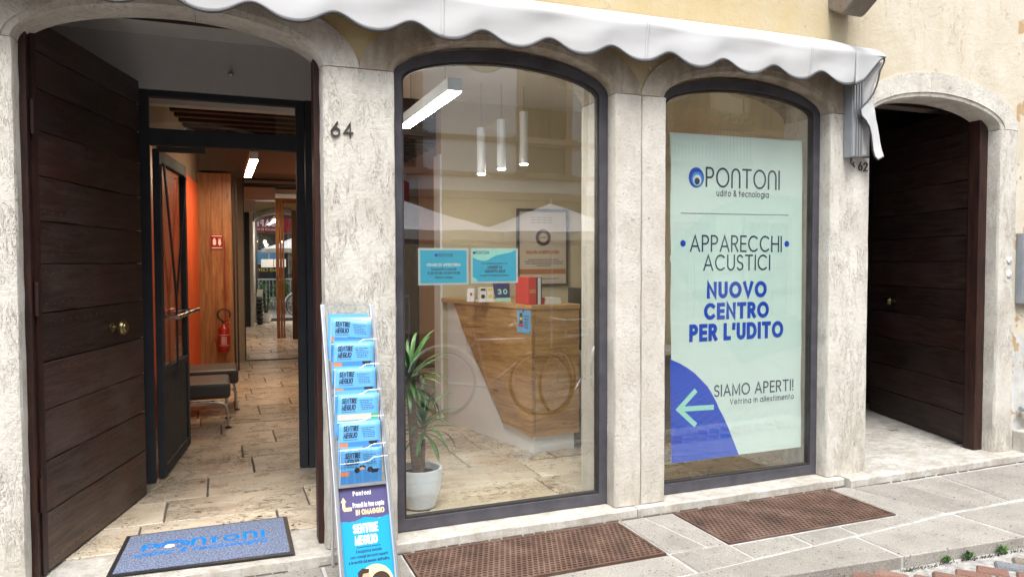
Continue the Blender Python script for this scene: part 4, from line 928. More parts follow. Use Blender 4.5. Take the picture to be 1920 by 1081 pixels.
txt('lettering', 'SIAMO APERTI!', pf2, 3.083, .688, .082, 'ink_navy', ps, wt=.12, width=.676, sp=.17)
txt('lettering', 'Vetrina in allestimento', pf2, 3.214, .628, .040, 'ink_navy', ps, wt=.12, width=.548, sp=.22)
ar = MB()
for q_ in ([(2.925, .735), (2.803, .628), (2.925, .523)], [(2.82, .628), (3.065, .622)]):
    L_, Rr, _ = stroke_quads(q_, .034); b = len(ar.v); n = len(L_); ar.v += [tuple(pf2(p.x, p.y, len(q_))) for p in L_+Rr]; ar.f += [(b+i, b+i+1, b+n+i+1, b+n+i) for i in range(n-1)]
ar.build('arrow', 'sheet_mint', ps, smooth=False)

# ---- the two A4 sheets in plastic sleeves inside the wide window
def sheet(x0, x1, z0, z1, label, name='window_notice'):
    t_ = thing(name, ((x0+x1)/2, .14, z0), label, 'notice'); MB().box(x0, x1, .1345, .1362, z0, z1).build('paper', 'paper_white', t_); MB().box(x0-.012, x1+.006, .1320, .1330, z0-.008, z1+.022).build('sleeve', 'clear_acrylic', t_); return t_
s1 = sheet(1.049, 1.345, 1.468, 1.677, 'cyan opening hours notice on the glass, left of the two'); f1 = wall_fn(.1340)
poly('print_field', [(1.060, 1.480), (1.334, 1.480), (1.334, 1.665), (1.060, 1.665)], f1, 'sheet_cyan', s1)
f1b = wall_fn(.1335)
txt('lettering', 'PO^TO^I', f1b, 1.165, 1.627, .019, 'ink_navy', s1, wt=.13, width=.085); poly('logo_mark', disc(1.152, 1.637, .009), f1b, 'ink_blue', s1)
txt('lettering', 'ORARI DI APERTURA', f1b, 1.098, 1.574, .017, 'paper_white', s1, wt=.24, width=.198)
txt('lettering', 'Da lunedì a venerdì', f1b, 1.125, 1.551, .014, 'ink_navy', s1, wt=.14, width=.145)
txt('lettering', '8.30-12.30 | 15.00-19.00', f1b, 1.103, 1.528, .016, 'ink_navy', s1, wt=.17, width=.19)
txt('lettering', 'Sabato chiuso', f1b, 1.145, 1.505, .014, 'ink_navy', s1, wt=.14, width=.105)
s2 = sheet(1.360, 1.652, 1.474, 1.678, 'cyan and mint notice on the glass about the closing day, right of the two')
poly('print_field', [(1.370, 1.486), (1.640, 1.486), (1.640, 1.667), (1.370, 1.667)], f1, 'sheet_cyan', s2)
poly('mint_wave', [(1.366, 1.670), (1.366, 1.626), (1.395, 1.612), (1.43, 1.604), (1.458, 1.606), (1.48, 1.618), (1.51, 1.634), (1.55, 1.643), (1.60, 1.652), (1.635, 1.667), (1.636, 1.670)], wall_fn(.1337), 'sheet_mint', s2); poly('mint_wave', [(1.366, 1.515), (1.366, 1.482), (1.40, 1.482), (1.393, 1.500)], wall_fn(.1337), 'sheet_mint', s2)
f1c = wall_fn(.1332)
txt('lettering', 'PO^TO^I', f1c, 1.388, 1.643, .018, 'ink_navy', s2, wt=.13, width=.082); poly('logo_mark', disc(1.379, 1.651, .008), f1c, 'ink_navy', s2)
txt('lettering', 'Si comunica ai clienti che', f1c, 1.425, 1.585, .010, 'ink_navy', s2, wt=.14, width=.16)
txt('lettering', 'LUNEDÌ 14', f1c, 1.462, 1.558, .017, 'ink_navy', s2, wt=.2, width=.088); txt('lettering', 'AGOSTO 2023', f1c, 1.444, 1.536, .017, 'ink_navy', s2, wt=.2, width=.125)
txt('lettering', 'il centro rimarrà chiuso', f1c, 1.415, 1.514, .013, 'ink_navy', s2, wt=.14, width=.18)

# ---- brochure rack leaning outside on the pilaster
rk = thing('brochure_rack', (.63, -.5, G), 'tall slim aluminium brochure rack leaning back beside the pilaster', 'brochure rack')
T0 = Vector((.476, -.125, 1.385)); B0 = Vector((.505, -.52, G+.004)); T1 = Vector((.742, -.125, 1.380)); B1 = Vector((.783, -.52, G+.004))
eu = (T1-T0).normalized(); ev = (T0-B0).normalized(); en = eu.cross(ev).normalized()
if en.y > 0: en = -en
def rp(u, v, n_=0.0):   # u 0..1 across, v metres up the rack, n_ metres out of it
    LT = (T0-B0).length; t_ = v/LT; a = B0.lerp(T0, t_); b_ = B1.lerp(T1, t_); return a.lerp(b_, u)+en*n_
LT = (T0-B0).length
def rail(u0, u1, n0, n1, v0=0.0, v1=None):
    v1 = v1 or LT; return [rp(u0, v0, n0), rp(u1, v0, n0), rp(u0, v0, n1), rp(u1, v0, n1), rp(u0, v1, n0), rp(u1, v1, n0), rp(u0, v1, n1), rp(u1, v1, n1)]
BXF = [(0, 2, 3, 1), (4, 5, 7, 6), (0, 1, 5, 4), (2, 6, 7, 3), (0, 4, 6, 2), (1, 3, 7, 5)]
def rbox(u0, u1, v0, v1, n0, n1): return MB().add(rail(u0, u1, n0, n1, v0, v1), BXF)
for a, b in ((0, .085), (.915, 1)):
    r_ = rbox(a, b, 0, LT, -.012, .018).build('side_rail', 'aluminium', rk, bevel=.006)
    rbox(a+.03, b-.03, 0, LT, .018, .0215).build('rail_groove', 'bracket_metal', r_)
rbox(.085, .915, .52, LT+.005, -.010, -.006).build('back_panel', 'clear_acrylic', rk); rbox(.085, .915, 0.02, .505, -.006, -.001).build('poster_panel', 'white_laminate', rk)
rbox(.085, .915, .505, .519, -.006, .020).build('cross_bar', 'aluminium', rk)
rbox(-.0, 1.0, LT-.004, LT+.008, -.012, .016).build('top_bar', 'clear_acrylic', rk)
MB().tube([rp(.3, LT-.002, .018), rp(.31, LT-.035, .018), rp(.37, LT-.045, .018), rp(.6, LT-.045, .018), rp(.66, LT-.035, .018), rp(.67, LT-.002, .018)], .0015, 5).build('hand_hole', 'bracket_metal', rk)
# rear strut
MB().tube([rp(.1, LT*.8, -.02), Vector((.53, -.10, G+.01))], .008, 8).build('rear_leg', 'aluminium', rk)
# pockets and magazines
def rfn(v0, n0, tilt, u0=.1, u1=.9, skew=0.0):
    """local frame of a pocket: origin at lower left, x across, z up along a plane tilted forward from the rack"""
    o = rp(u0, v0, n0); w_ = (rp(u1, v0, n0)-o); ex = w_.normalized(); a = (ev*math.cos(tilt)+en*math.sin(tilt)); a = (a+ex*skew).normalized(); nrm_ = ex.cross(a).normalized()
    if nrm_.y > 0: nrm_ = -nrm_
    return o, ex, a, nrm_, w_.length
# tops (v along the rack) from the top one down
mags = [(1.120, 'blue', 1), (.970, 'orange', 0), (.845, 'orange', 0), (.725, 'green', 0), (.605, 'orange', 0), (.475, 'photo', 0)]
vtop = [1.305, 1.165, 1.045, .925, .800, .655]
vt = [1.325, 1.20, 1.072, .943, .810, .682]
ords = ['topmost magazine with a bent cover in the rack', 'second magazine from the top of the rack', 'third magazine from the top of the rack', 'fourth magazine from the top of the rack, green and beige strip below its title', 'fifth magazine from the top of the rack', 'lowest magazine of the rack showing the face of a woman on its cover']
for i, vv_ in enumerate(vt):
    last = i == 5
    hgt = .215 if not last else .163; o, ex, a, nr, wl = rfn(vv_-hgt, .012, R(9), .12, .93, skew=.06+.015*(i % 2))
    mg = thing('magazine', tuple(o+ex*wl/2), 'blue '+ords[i], 'magazine', 'magazines in the brochure rack')
    wd = .196
    for k in range(3 if i in (0, 3) else 2):   # loose pile: pages behind
        sh = -.004*k; off = ex*(-.006*k+random.uniform(-.003, .003))+a*(.010*k+ (.008 if i == 3 and k == 1 else 0))
        MB().obox(o+off-nr*(.004+.005*k), ex*wd, a*hgt, -nr*.004).build('pages', 'magazine_blue' if k else 'paper_white', mg)
    def cov(u, v):
        p = o+ex*wd*u+a*hgt*v; bend = (.018*(u**3)*(v**2) if i == 0 else .003*u*u); return p+nr*bend - (a*(.022*u*u*v) if i == 0 else a*0)
    MB().grid(cov, 8, 8).build('cover', 'magazine_blue', mg, smooth=True, solid=.0008)
    mf_ = lambda u, v, l=0: cov(u/wd, v/hgt)+nr*(.0012+.0001*(l % 4))
    txt('lettering', 'SENTIRE', mf_, .020, hgt-.043, .026, 'ink_black', mg, wt=.16, width=.070, sp=.26, slant=.08); txt('lettering', 'MEGLIO', mf_, .020, hgt-.075, .027, 'ink_black', mg, wt=.16, width=.064, sp=.26, slant=.08)
    poly('underline', [(.018, hgt-.0835), (.086, hgt-.0835), (.086, hgt-.082), (.018, hgt-.082)], mf_, 'ink_black', mg)
    tb = MB()
    for r_ in range(6):
        x0_ = .105+.002*r_; 
        while x0_ < .165-.01*(r_ == 1)*2: l_ = random.uniform(.004, .011); tb.add([mf_(x0_, hgt-.032-.0085*r_, 1), mf_(x0_+l_, hgt-.032-.0085*r_, 1), mf_(x0_+l_, hgt-.0295-.0085*r_, 1), mf_(x0_, hgt-.0295-.0085*r_, 1)], [(0, 1, 2, 3)]); x0_ += l_+.003
    tb.build('small_print', 'ink_navy', mg, smooth=False)
    lo = hgt-.112 if not last else hgt-.118
    if i == 3:
        poly('cover_strip', [(0, lo-.012), (wd, lo-.012), (wd, lo+.018), (0, lo+.018)], mf_, 'cert_beige', mg); poly('cover_strip', [(.11, lo-.012), (wd, lo-.012), (wd, lo+.018), (.11, lo+.018)], lambda u, v, l=0: mf_(u, v)+nr*.0003, 'green_print', mg)
    else:
        poly('cover_photo', [(.0, .0), (wd, .0), (wd, lo+.018), (0, lo+.018)], mf_, 'magazine_deep', mg)
        mf2 = lambda u, v, l=0: mf_(u, v)+nr*.0004
        poly('cover_photo', [(.08, lo), (wd-.02, lo), (wd-.01, lo+.018), (.08, lo+.018)], mf2, 'ink_black', mg)
        poly('cover_strip', [(.0, lo-.006), (.072, lo-.006), (.072, lo+.014), (0, lo+.014)], mf2, 'orange_print', mg)
        if last:
            mf3 = lambda u, v, l=0: mf_(u, v)+nr*.0007; mf4 = lambda u, v, l=0: mf_(u, v)+nr*.0010
            poly('cover_photo', disc(.105, .052, .034, ry=.045), mf2, 'magazine_blue', mg); poly('cover_photo', disc(.100, .055, .020, ry=.026), mf3, 'skin_print', mg)
            poly('cover_photo', [(.05, .0), (.15, .0), (.135, .03), (.10, .038), (.07, .03)], mf2, 'poster_blue', mg)
            for cx_ in (.078, .140): poly('cover_photo', disc(cx_, .062, .013), mf4, 'ink_black', mg)
            poly('cover_photo', [(.088, .072), (.085, .058), (.090, .082), (.105, .085), (.118, .078), (.12, .060), (.114, .072), (.10, .077)], mf4, 'hair_print', mg)
    # acrylic pocket in front
    ph = .085 if not last else .10
    o2 = o+a*.0+nr*.006
    pk = MB().obox(o-ex*.004+nr*.014, ex*(wd+.03), a*(ph+.0), nr*.002); pk.build('pocket', 'clear_acrylic', rk)
    MB().tube([o-ex*.004+nr*.017+a*ph, o+nr*.017+a*ph+ex*.09, o+nr*.017+a*(ph+.004)+ex*.13, o+nr*.017+a*(ph+.02)+ex*.155, o+nr*.017+a*(ph+.022)+ex*(wd+.026)], .0006, 5).build('pocket_rim', 'aluminium', rk)
# lower panel print
PF = lambda u, v, l=0: rp(.085+.83*u, v, .0006+.00015*(l % 5))
PF2 = lambda u, v, l=0: rp(.085+.83*u, v, .0016+.00015*(l % 5))
PF3 = lambda u, v, l=0: rp(.085+.83*u, v, .0026+.00015*(l % 5))
pp = thing('promotional_poster', tuple(rp(.5, .3)), 'printed purple and sky blue poster filling the lower half of the brochure rack', 'poster')
poly('purple_band', [(0, .345), (1, .355), (1, .503), (0, .503)], PF, 'panel_purple', pp); poly('sky_field', [(0, .02), (1, .02), (1, .362), (.8, .350), (.5, .362), (.25, .345), (0, .352)], PF, 'panel_sky', pp, 3)
W_ = .225
wf = lambda F: (lambda u, v, l=0: F(u/W_, v, l))
txt('lettering', 'Pontoni', wf(PF2), .066, .463, .022, 'paper_white', pp, wt=.18, width=.084)
txt('lettering', 'Prendi la tua copia', wf(PF2), .062, .408, .024, 'paper_white', pp, wt=.15, width=.146); txt('lettering', 'IN OMAGGIO', wf(PF2), .074, .373, .026, 'cream_print', pp, wt=.2, width=.132)
MB().add([PF2(*p) for p in [(.06, .438), (.06, .408), (.09, .396), (.25, .396), (.25, .413), (.13, .413), (.12, .419), (.12, .438), (.15, .438), (.09, .462), (.03, .438)]], [tuple(range(11))]).build('arrow', 'cream_print', pp)
txt('lettering', 'SENTIRE', wf(PF2), .056, .291, .043, 'paper_white', pp, wt=.2, width=.112, sp=.22); txt('lettering', 'MEGLIO', wf(PF2), .060, .238, .043, 'paper_white', pp, wt=.2, width=.102, sp=.22)
poly('rule', [(.28, .226), (.78, .226), (.78, .229), (.28, .229)], PF2, 'ink_navy', pp)
txt('lettering', 'Il magazine mensile', wf(PF2), .060, .203, .014, 'ink_navy', pp, wt=.15, width=.118); txt('lettering', 'con i consigli dei nostri esperti', wf(PF2), .032, .180, .014, 'ink_navy', pp, wt=.15, width=.172); txt('lettering', "e le novità dal mondo dell'udito.", wf(PF2), .024, .157, .014, 'ink_navy', pp, wt=.18, width=.188)
DV = -.105
sh_ = lambda P: [(a, b+DV) for a, b in P]
poly('yellow_disc', sh_(disc(.62, .165+.0, .36, ry=.085)), PF2, 'cream_print', pp)
poly('figure_print', sh_([(.26, .165), (.28, .20), (.33, .222), (.43, .225), (.50, .210), (.52, .185), (.50, .15), (.46, .125), (.2, .125), (.2, .16)]), PF3, 'skin_print', pp, 0)
poly('figure_print', sh_([(.27, .180), (.27, .222), (.36, .238), (.50, .232), (.49, .216), (.37, .214), (.34, .195), (.32, .175)]), lambda u, v, l=0: PF3(u, v)+en*.0006, 'hair_print', pp, 1); poly('figure_print', sh_([(.33, .170), (.36, .150), (.50, .152), (.52, .176), (.44, .170), (.40, .180)]), lambda u, v, l=0: PF3(u, v)+en*.0006, 'hair_print', pp, 1)
poly('figure_print', sh_(disc(.72, .170, .20, ry=.045)), PF3, 'hair_print', pp, 2); poly('figure_print', sh_(disc(.64, .160, .08, ry=.028)), lambda u, v, l=0: PF3(u, v)+en*.0006, 'skin_print', pp, 2)

# ---- weeds along the kerb
for k, (x, y, s_) in enumerate([(3.62, -1.135, .6), (3.78, -1.145, .95), (4.02, -1.16, .9), (4.26, -1.17, .9)]):
    wd_ = thing('weed', (x, y, -.02), ['smallest weed tuft in the kerb joint, leftmost of four', 'bright spreading weed tuft in the kerb joint, second from the left', 'weed tuft in the kerb joint, second from the right edge', 'weed tuft in the kerb joint at the right edge of the picture'][k], 'weed', 'weeds along the kerb')
    m = MB()
    for i in range(46):
        a = random.uniform(0, 6.28); l_ = random.uniform(.03, .065)*s_; el_ = random.uniform(.25, 1.1); b0 = Vector((x+random.uniform(-.02, .02)*s_, y+random.uniform(-.012, .01), -.02)); d = Vector((math.cos(a), math.sin(a)*.6, 0)); t_ = b0+d*l_*math.cos(el_)+up*l_*math.sin(el_)*1.1; md = b0.lerp(t_, .55)+up*.012; sd_ = Vector((-d.y, d.x, 0))*.006
        m.add([b0, md+sd_, t_, md-sd_], [(0, 1, 2, 3)])
    m.build('foliage', 'weed_leaf', wd_, smooth=False)

m = MB(); rm_ = random.Random(8)
for i in range(900):
    x = rm_.uniform(3.1, 5.2); 
    if rm_.random() > .35+.65*abs(math.sin(x*4.3)): continue
    yk = curb_y(x)-.012+rm_.uniform(-.016, .006); a = rm_.uniform(0, 6.28); l_ = rm_.uniform(.006, .018); b0 = Vector((x, yk, -.03)); t_ = b0+Vector((math.cos(a)*l_, math.sin(a)*l_, l_*rm_.uniform(.6, 1.6))); sd_ = Vector((-math.sin(a), math.cos(a), 0))*.004
    m.add([b0-sd_, b0+sd_, t_], [(0, 1, 2)])
tag(m.build('moss', 'moss', smooth=False), 'dark dry moss growing along the joint under the kerb', 'moss', kind='stuff')
# ============================================================ INDOOR THINGS
# yucca in a white pot
pl = thing('potted_yucca', (1.135, .47, .1), 'green yucca plant in a white round pot behind the wide window', 'plant')
pc = (1.135, .47, .1)
pot = MB().lathe([(.075, 0), (.098, .012), (.118, .07), (.132, .14), (.138, .20), (.136, .245), (.124, .245), (.124, .20)], pc, n=40).build('pot', 'white_ceramic', pl)
MB().lathe([(.122, .205), (.06, .215), (.005, .217)], pc, n=24).build('soil', 'soil', pl)
tr_ = [(1.125, .47, .31), (1.108, .475, .45), (1.098, .48, .60), (1.090, .48, .74), (1.078, .48, .84)]
MB().tube(tr_, [.034, .031, .029, .028, .024], 12).build('trunk', 'trunk_bark', pl)
MB().tube([(1.150, .49, .31), (1.17, .52, .42), (1.18, .54, .50)], [.018, .016, .012], 10).build('trunk', 'trunk_bark', pl)
def leaf_mesh(base, az, el0, L_, w_, droop):
    m = MB(); n = 7; p = Vector(base); el_ = el0; pts = [p.copy()]
    d = Vector((math.cos(az), math.sin(az), 0))
    for i in range(n): p = p+(d*math.cos(el_)+up*math.sin(el_))*L_/n; pts.append(p.copy()); el_ -= droop/n*(0.4+1.4*i/n)
    sd_ = Vector((-d.y, d.x, 0))
    for i, q_ in enumerate(pts):
        t_ = i/n; wi = w_*(0.55+.9*t_)*(1-t_**2.2)+.0008
        m.v += [tuple(q_-sd_*wi+up*wi*.35), tuple(q_), tuple(q_+sd_*wi+up*wi*.35)]
        if i: b_ = 3*i; m.f += [(b_-3, b_-2, b_+1, b_), (b_-2, b_-1, b_+2, b_+1)]
    return m
rl = random.Random(11)
for cl_, (bx, by, bz), N, l0 in (('a', (1.078, .48, .83), 50, .38), ('b', (1.18, .54, .52), 34, .36)):
    for i in range(N):
        az = i*2.399+rl.uniform(-.3, .3); t_ = i/N; L_ = l0*rl.uniform(.7, 1.05)
        if math.sin(az) < -0.2: L_ *= .72       # the glass keeps them short in front
        leaf_mesh((bx+rl.uniform(-.01, .01), by, bz+.10*t_), az, R(-25+100*t_**1.1+rl.uniform(-12, 12)), L_, .0155, R(rl.uniform(35, 95))).build('leaf', 'yucca_leaf', pl, smooth=True)

# reception counter
dk = thing('reception_counter', (2.3, 2.0, .1), 'oak reception counter with slanting white base panel', 'counter')
A_ = Vector((2.258, 1.335)); Bk = Vector((1.975, 2.70)); C_ = Vector((2.668, 1.335)); 
dv = (Bk-A_); dl = dv.length; dv = dv/dl; nl = Vector((-dv.y, dv.x)); 
if nl.x > 0: nl = -nl
def side_p(t_, z, off=0.0): p = A_+dv*t_+nl*off; return (p.x, p.y, z)
# white body
MB().prism([(.0, .1), (dl, .1), (dl, 1.24), (0, 1.24)], lambda p: side_p(p[0]+.02, p[1], -.03), lambda p: side_p(p[0]+.02, p[1], -.10)).build('side_panel', 'white_laminate', dk)
MB().box(2.30, 2.645, 1.375, 1.44, .1, .235).build('plinth', 'white_laminate', dk); MB().box(2.33, 2.66, 1.44, 2.7, .1, 1.2).build('body', 'white_laminate', dk)
wood_poly = [(.0, .235), (.42, .275), (dl-.30, 1.02), (dl-.16, 1.225), (0.0, 1.225)]
# oak boards on the slanting side: horizontal boards cut by the outline
def clip(polyg, z0, z1):
    def half(P, f):
        out = []
        for i, p in enumerate(P):
            q = P[(i+1) % len(P)]; a, b = f(p), f(q)
            if a >= 0: out.append(p)
            if (a >= 0) != (b >= 0): t_ = a/(a-b); out.append((p[0]+(q[0]-p[0])*t_, p[1]+(q[1]-p[1])*t_))
        return out
    P = half(polyg, lambda p: p[1]-z0); return half(P, lambda p: z1-p[1]) if len(P) > 2 else []
zz = [.235, .44, .64, .84, 1.03, 1.225]
for z0, z1 in zip(zz, zz[1:]):
    P = clip(wood_poly, z0+.0007, z1-.0007)
    if len(P) > 2: MB().prism(P, lambda p: side_p(p[0], p[1], 0), lambda p: side_p(p[0], p[1], -.028)).build('oak_board', 'oak_counter', dk)
    MB().box(2.2585+.030, 2.668, 1.335, 1.363, z0+.0007, z1-.0007).build('oak_board', 'oak_counter', dk)
MB().xy([(2.252, 1.325), (2.675, 1.325), (2.675, 2.76), (1.95, 2.76), (1.955, 2.68)], 1.2265, 1.262).build('counter_top', 'oak_counter', dk, bevel=.003)
# flyer on the counter side
fy = thing('counter_flyer', (2.2, 1.4, 1.05), 'small blue flyer taped to the side of the counter', 'flyer')
FF = lambda u, v, l=0: Vector(side_p(.195-u, 1.040+v, .0025+.0003*l+.00012*(l % 4)))
FF1 = lambda u, v, l=0: FF(u, v, l)+Vector((nl.x, nl.y, 0))*.0012
poly('paper', [(0, 0), (.185, 0), (.185, .215), (0, .215)], FF, 'magazine_blue', fy)
txt('lettering', 'IL NUOVO', FF1, .095, .125, .015, 'ink_navy', fy, wt=.2, width=.07); txt('lettering', 'LIBRO DI', FF1, .098, .102, .014, 'ink_navy', fy, wt=.2, width=.06)
poly('badge', disc(.085, .18, .014, ry=.022), FF1, 'binder_red', fy); poly('print', [(.03, .07), (.08, .07), (.075, .155), (.035, .155)], FF1, 'hair_print', fy); poly('print', [(.015, .05), (.09, .045), (.095, .062), (.015, .066)], FF1, 'binder_red', fy, 2); poly('print', [(.038, .10), (.074, .10), (.072, .122), (.038, .122)], lambda u, v, l=0: FF1(u, v)+Vector((nl.x, nl.y, 0))*.0006, 'yellow_print', fy, 2)
tb = MB()
for r_ in range(5): tb.add([FF1(.10, .085-.012*r_), FF1(.16-.01*(r_ % 2), .085-.012*r_), FF1(.16-.01*(r_ % 2), .089-.012*r_), FF1(.10, .089-.012*r_)], [(0, 1, 2, 3)])
tb.build('small_print', 'ink_navy', fy)
ZC = 1.2625
# things on the counter
bd = thing('ring_binder', (2.25, 1.45, ZC), 'bright red ring binder standing on the counter corner', 'binder')
MB().box(2.255, 2.322, 1.385, 1.66, ZC, ZC+.215).build('cover', 'binder_red', bd, bevel=.003); poly('label', [(2.262, ZC+.09), (2.315, ZC+.09), (2.315, ZC+.12), (2.262, ZC+.12)], wall_fn(1.385), 'orange_print', bd)
b2 = thing('book', (2.35, 1.45, ZC), 'upright navy and white book beside the red binder', 'book')
MB().box(2.326, 2.334, 1.39, 1.63, ZC, ZC+.212).build('cover', 'binder_navy', b2); MB().box(2.3345, 2.362, 1.394, 1.625, ZC+.002, ZC+.208).build('pages', 'paper_white', b2); MB().box(2.3625, 2.370, 1.39, 1.63, ZC, ZC+.212).build('cover', 'binder_navy', b2)
pk_ = thing('paper_stack', (2.45, 1.45, ZC), 'flat stack of white booklets on the counter right of the binder', 'booklets')
for i in range(3): MB().box(2.40+.004*i, 2.545-.004*i, 1.40, 1.60, ZC+.0165*i+.0005, ZC+.0165*(i+1)-.001).build('booklet', 'paper_white', pk_)
MB().box(2.378, 2.398, 1.40, 1.60, ZC, ZC+.055).build('spine', 'binder_red', pk_)
mug = thing('cup', (1.98, 2.2, ZC), 'white cup with small red print at the left end of the counter', 'cup')
MB().lathe([(.036, 0), (.036, .11), (.032, .11), (.032, .01)], (2.005, 2.05, ZC), n=22).build('body', 'white_ceramic', mug); MB().box(1.985, 2.003, 2.008, 2.0135, ZC+.05, ZC+.075).build('mark', 'binder_red', mug)
for i, (x, m_, lb) in enumerate(((2.045, 'ink_black', 'white and black battery box on the counter, left of the pair'), (2.108, 'yellow_print', 'white and yellow battery box on the counter, right of the pair'))):
    bx_ = thing('product_box', (x, 1.93, ZC), lb, 'box', 'product boxes on the counter'); MB().box(x, x+.055, 1.93, 1.99, ZC+.018, ZC+.12).build('carton', 'paper_white', bx_, bevel=.002); poly('print', disc(x+.027, ZC+.045, .018), wall_fn(1.93), m_, bx_); poly('print', [(x+.006, ZC+.092), (x+.049, ZC+.092), (x+.049, ZC+.112), (x+.006, ZC+.112)], wall_fn(1.93), m_, bx_)
tag(MB().box(2.03, 2.175, 1.91, 2.01, ZC+.0003, ZC+.0175).build('display_base', 'white_laminate'), 'thin white tray under the two battery boxes', 'tray')
cd = thing('counter_display', (2.25, 1.95, ZC), 'navy 30 euro card display with green foot on the counter', 'display')
MB().add([(2.185, 1.93, ZC+.03), (2.315, 1.93, ZC+.03), (2.325, 1.97, ZC+.17), (2.175, 1.97, ZC+.17), (2.185, 1.945, ZC+.03), (2.315, 1.945, ZC+.03), (2.325, 1.985, ZC+.17), (2.175, 1.985, ZC+.17)], [(0, 1, 2, 3), (7, 6, 5, 4), (0, 4, 5, 1), (1, 5, 6, 2), (2, 6, 7, 3), (3, 7, 4, 0)]).build('card', 'display_navy', cd)
MB().box(2.19, 2.31, 1.90, 2.0, ZC, ZC+.03).build('foot', 'sheet_mint', cd); txt('lettering', '30', lambda u, v, l=0: Vector((u, 1.925+.28*(v-ZC-.03), v)), 2.205, ZC+.06, .045, 'sheet_mint', cd, wt=.2, width=.09)
mo = thing('computer_monitor', (3.35, 2.1, .8), 'dark computer monitor behind the counter at the right edge of the window', 'monitor')
MB().box(3.02, 3.05, 1.75, 2.25, 1.02, 1.36).build('screen', 'black_plastic', mo, bevel=.004); MB().box(3.03, 3.06, 1.96, 2.04, .84, 1.05).build('stand', 'black_plastic', mo); MB().box(2.95, 3.15, 1.85, 2.15, .825, .84).build('foot', 'black_plastic', mo)
de = thing('work_desk', (3.2, 2.0, .1), 'white work desk behind the counter', 'desk'); MB().box(2.80, 3.9, 1.5, 2.6, .79, .824).build('table_top', 'white_laminate', de)
for a_, b_ in ((2.84, 1.55), (2.84, 2.52), (3.85, 1.55), (3.85, 2.52)): MB().box(a_, a_+.05, b_, b_+.05, .1, .79).build('leg', 'brushed_steel', de)
# framed certificate
ct = thing('framed_certificate', (3.0, 2.76, 1.38), 'beige framed guarantee certificate with round seal on the cream wall', 'framed certificate')
MB().box(2.74, 3.25, 2.762, 2.779, 1.38, 2.09).build('backing', 'cert_beige', ct)
for nm2, bx2 in (('frame_rail', (2.72, 3.27, 2.745, 2.779, 2.09, 2.115)), ('frame_rail', (2.72, 3.27, 2.745, 2.779, 1.355, 1.38)), ('frame_stile', (2.72, 2.74, 2.745, 2.779, 1.38, 2.09)), ('frame_stile', (3.25, 3.27, 2.745, 2.779, 1.38, 2.09))): MB().box(*bx2).build(nm2, 'dark_iron', ct)
cf = wall_fn(2.7615); cf2 = wall_fn(2.7600)
gear = [(3.0+(.085 if i % 2 else .078)*math.cos(i*math.pi/36), 1.835+(.085 if i % 2 else .078)*math.sin(i*math.pi/36)) for i in range(72)]
poly('seal', gear, cf, 'ink_black', ct); poly('seal', disc(3.0, 1.835, .058), cf2, 'seal_brown', ct); poly('seal', disc(3.0, 1.835, .045), wall_fn(2.7585), 'cert_beige', ct); txt('lettering', 'SICURO', wall_fn(2.757), 2.965, 1.826, .018, 'seal_brown', ct, wt=.2, width=.07)
txt('lettering', 'GARANZIA ACQUISTO SICURO', cf, 2.815, 1.675, .033, 'cert_orange', ct, wt=.2, width=.36)
tb = MB()
for r_, (x0_, x1_) in enumerate(((2.84, 3.16), (2.80, 3.20), (2.81, 3.19), (2.93, 3.07))):
    x = x0_
    while x < x1_: l_ = random.uniform(.012, .03); tb.add([cf(x, 1.615-.02*r_), cf(x+l_, 1.615-.02*r_), cf(x+l_, 1.622-.02*r_), cf(x, 1.622-.02*r_)], [(0, 1, 2, 3)]); x += l_+.006
for r_ in range(3):
    for x0_ in (2.87, 2.93, 2.99, 3.05): tb.add([cf(x0_, 2.03-.025*r_), cf(x0_+.045, 2.03-.025*r_), cf(x0_+.045, 2.034-.025*r_), cf(x0_, 2.034-.025*r_)], [(0, 1, 2, 3)])
tb.build('small_print', 'ink_black', ct)
poly('band', [(2.745, 1.475), (3.245, 1.475), (3.245, 1.525), (2.745, 1.525)], cf, 'cert_orange', ct); poly('mark', disc(2.84, 1.43, .016), cf, 'ink_black', ct); poly('rule', [(2.87, 1.427), (3.17, 1.427), (3.17, 1.433), (2.87, 1.433)], cf, 'ink_black', ct)
# suspended lamps
ll = thing('linear_lamp', (1.35, .9, 2.6), 'lit white linear lamp hanging slanted near the top of the wide window', 'ceiling lamp')
MB().box(1.278, 1.368, .30, 1.56, 2.606, 2.680).build('housing', 'white_laminate', ll, bevel=.003); MB().box(1.286, 1.360, .308, 1.552, 2.597, 2.605).build('diffuser', 'lamp_white', ll)
for yy in (.5, 1.36): MB().tube([(1.323, yy, 2.68), (1.323, yy, 3.10)], .0015, 5).build('wire', 'dark_iron', ll)
for i, (x, z0, z1, lb) in enumerate(((2.087, 2.335, 2.72, 'lowest white tube pendant, leftmost of the three over the counter'), (2.268, 2.385, 2.80, 'white tube pendant, middle one of the three over the counter'), (2.475, 2.435, 2.88, 'white tube pendant, rightmost of the three over the counter'))):
    p_ = thing('pendant_lamp', (x, 2.0, z0), lb, 'pendant lamp', 'tube pendants over the counter')
    MB().lathe([(.037, 0), (.037, z1-z0), (.01, z1-z0+.004)], (x, 2.0, z0+.003), n=20).build('shade', 'white_laminate', p_); MB().lathe([(.033, 0), (.033, .004)], (x, 2.0, z0-.003), n=20).build('diffuser', 'lamp_pendant', p_); MB().tube([(x, 2, z1), (x, 2, 3.10)], .0015, 5).build('cable', 'dark_iron', p_)
cl2 = thing('hall_lamp', (.39, 4.5, 2.5), 'lit box shaped hanging lamp in the hall beyond the open door', 'ceiling lamp')
MB().box(.352, .437, 4.56, 6.31, 2.706, 2.79).build('housing', 'white_laminate', cl2); MB().box(.355, .434, 4.565, 6.305, 2.698, 2.705).build('diffuser', 'lamp_corridor', cl2)
